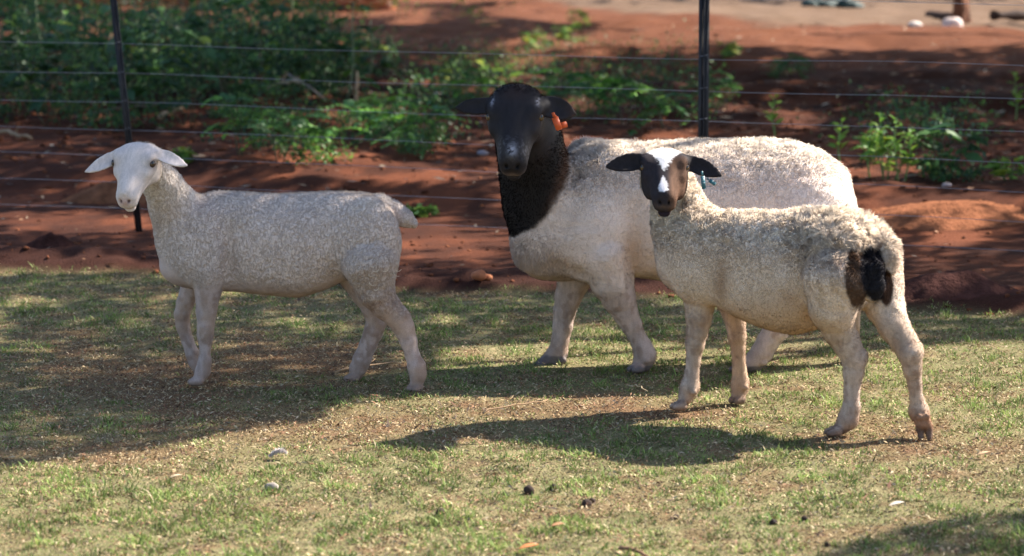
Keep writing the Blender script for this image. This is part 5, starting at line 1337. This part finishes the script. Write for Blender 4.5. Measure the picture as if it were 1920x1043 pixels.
        c = mixc(c, (.17, .115, .09), sstep(.036, .024, p[:, 2])*.75)
        dk = mixc((.030, .024, .028), (.105, .055, .035), sstep(.02, .12, a)*sstep(.15, .35, t))  # right half of the face lighter, glancing sun painted into the coat
        dk = mixc(dk, (.022, .018, .02), sstep(.30, .36, np.abs(a)))
        dk = dk*(1+1.7*(H.hair(p)-1))[:, None]
        bw = np.interp(t, [-.3, .02, .12, .25, .40, .52], [.28, .27, .22, .13, .055, 0]); jag = .045*(fbm(p*np.array([1, 1, .4]), 230, 44, 2)-.5)*2
        blaze = sstep(.018, -.018, np.abs(a+.005)-bw+jag)*sstep(-.04, .02, nn)*(t < .52)
        c2 = mixc(dk, (.78, .74, .72), blaze)
        bt = np.interp(t, [.62, .70, .80, .88, .93], [0, .035, .06, .075, 0]); spot = sstep(.012, -.012, np.abs(a+.02)-bt+jag*.5)*(t > .6)*(t < .95)*sstep(-.02, .03, nn)
        c2 = mixc(c2, (.72, .68, .70), spot)
        lip = np.exp(-((t-.98)/.09)**2-((nn+.25)/.045)**2-(a/.15)**2); c2 = mixc(c2, (.025, .018, .03), lip)
        lp = np.exp(-((t-.99)/.06)**2-((nn+.10)/.04)**2-(a/.12)**2); c2 = mixc(c2, (.17, .11, .085), lp*.7)
        for sg in (-1, 1):
            nos = np.exp(-((t-.995)/.04)**2-((nn+.045)/.03)**2-((a-sg*.062)/.022)**2); c2 = mixc(c2, (.006, .004, .004), np.clip(nos*1.1, 0, 1))
        ear = (np.abs(a) > .36)
        m = np.maximum(hd, H.ears(p))
        c = mixc(c, c2, np.clip(m, 0, 1))
        nk = (p[:, 1] < 8.6)*np.exp(-((px-1286)/6)**2-((py-382)/16)**2); c = mixc(c, (.12, .07, .05), nk*.85)
        return c
    def disp(p):
        w, hd, px, py = zone(p); up = sstep(.5, .64, p[:, 2])
        return w*(.3+.7*up)*((.018+.016*sstep(1480, 1580, px))*(fbm(p, 34, 21, 3)-.5)+.014*(fbm(p, 9, 3)-.5))
    def woolf(p): return zone(p)[0]*(.35+.4*sstep(.45, .6, p[:, 2]))
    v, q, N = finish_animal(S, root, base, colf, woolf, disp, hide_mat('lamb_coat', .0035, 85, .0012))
    def lenf(p, n):
        w, hd, px, py = zone(p); up = sstep(.50, .66, p[:, 2]); rump = sstep(1440, 1560, px)*sstep(560, 440, py)
        dark = np.exp(-((px-1634)/38)**4-((py-518)/62)**4); l = w*(.0038+.009*up+.012*rump*(1-.7*dark))
        return np.where(l < .003, .0028*(1-hd)+.0011, l)*(1-.7*H.ears(p))
    me = fleece(v, q, N, colf, lenf, 100000, base, 3, width=.0010, cf=48, clf=lambda p: .30+.85*sstep(.50, .62, p[:, 2]))
    link('fleece', me, FUR, root)
    H.eyes(root, base, M_EYE_AMBER, M_PUPIL, .050)
    M = mat('teal_plastic', (.045, .15, .18), .4, var=.15, noise=60)
    mb = MB(); tag_plate(mb, at(1316, 322, 8.305), at(1320, 354, 8.295), .0065); et = link('ear_tag', mb.mesh('ear_tag', loc=base), M, root)
    mb = MB(); tag_plate(mb, at(1326, 335, 8.335), at(1341, 346, 8.33), .006); link('tag_back', mb.mesh('tag_back', loc=base), M, et)
    # printed strokes on the tag
    mb = MB()
    for y in (333, 338, 343): mb.box(at(1319.5+(y-338)*.1, y, 8.2935), (.0028, .0006, .0012))
    link('tag_print', mb.mesh('tag_print', loc=base), mat('tag_ink', (.55, .62, .66), .6), et)
    return root

FUR = fur_mat('wool_fibre', .38)
import time as _t
_t0 = _t.time()
build_ewe(); print('ewe', _t.time()-_t0)
build_ram(); print('ram', _t.time()-_t0)
build_lamb(); print('lamb', _t.time()-_t0)
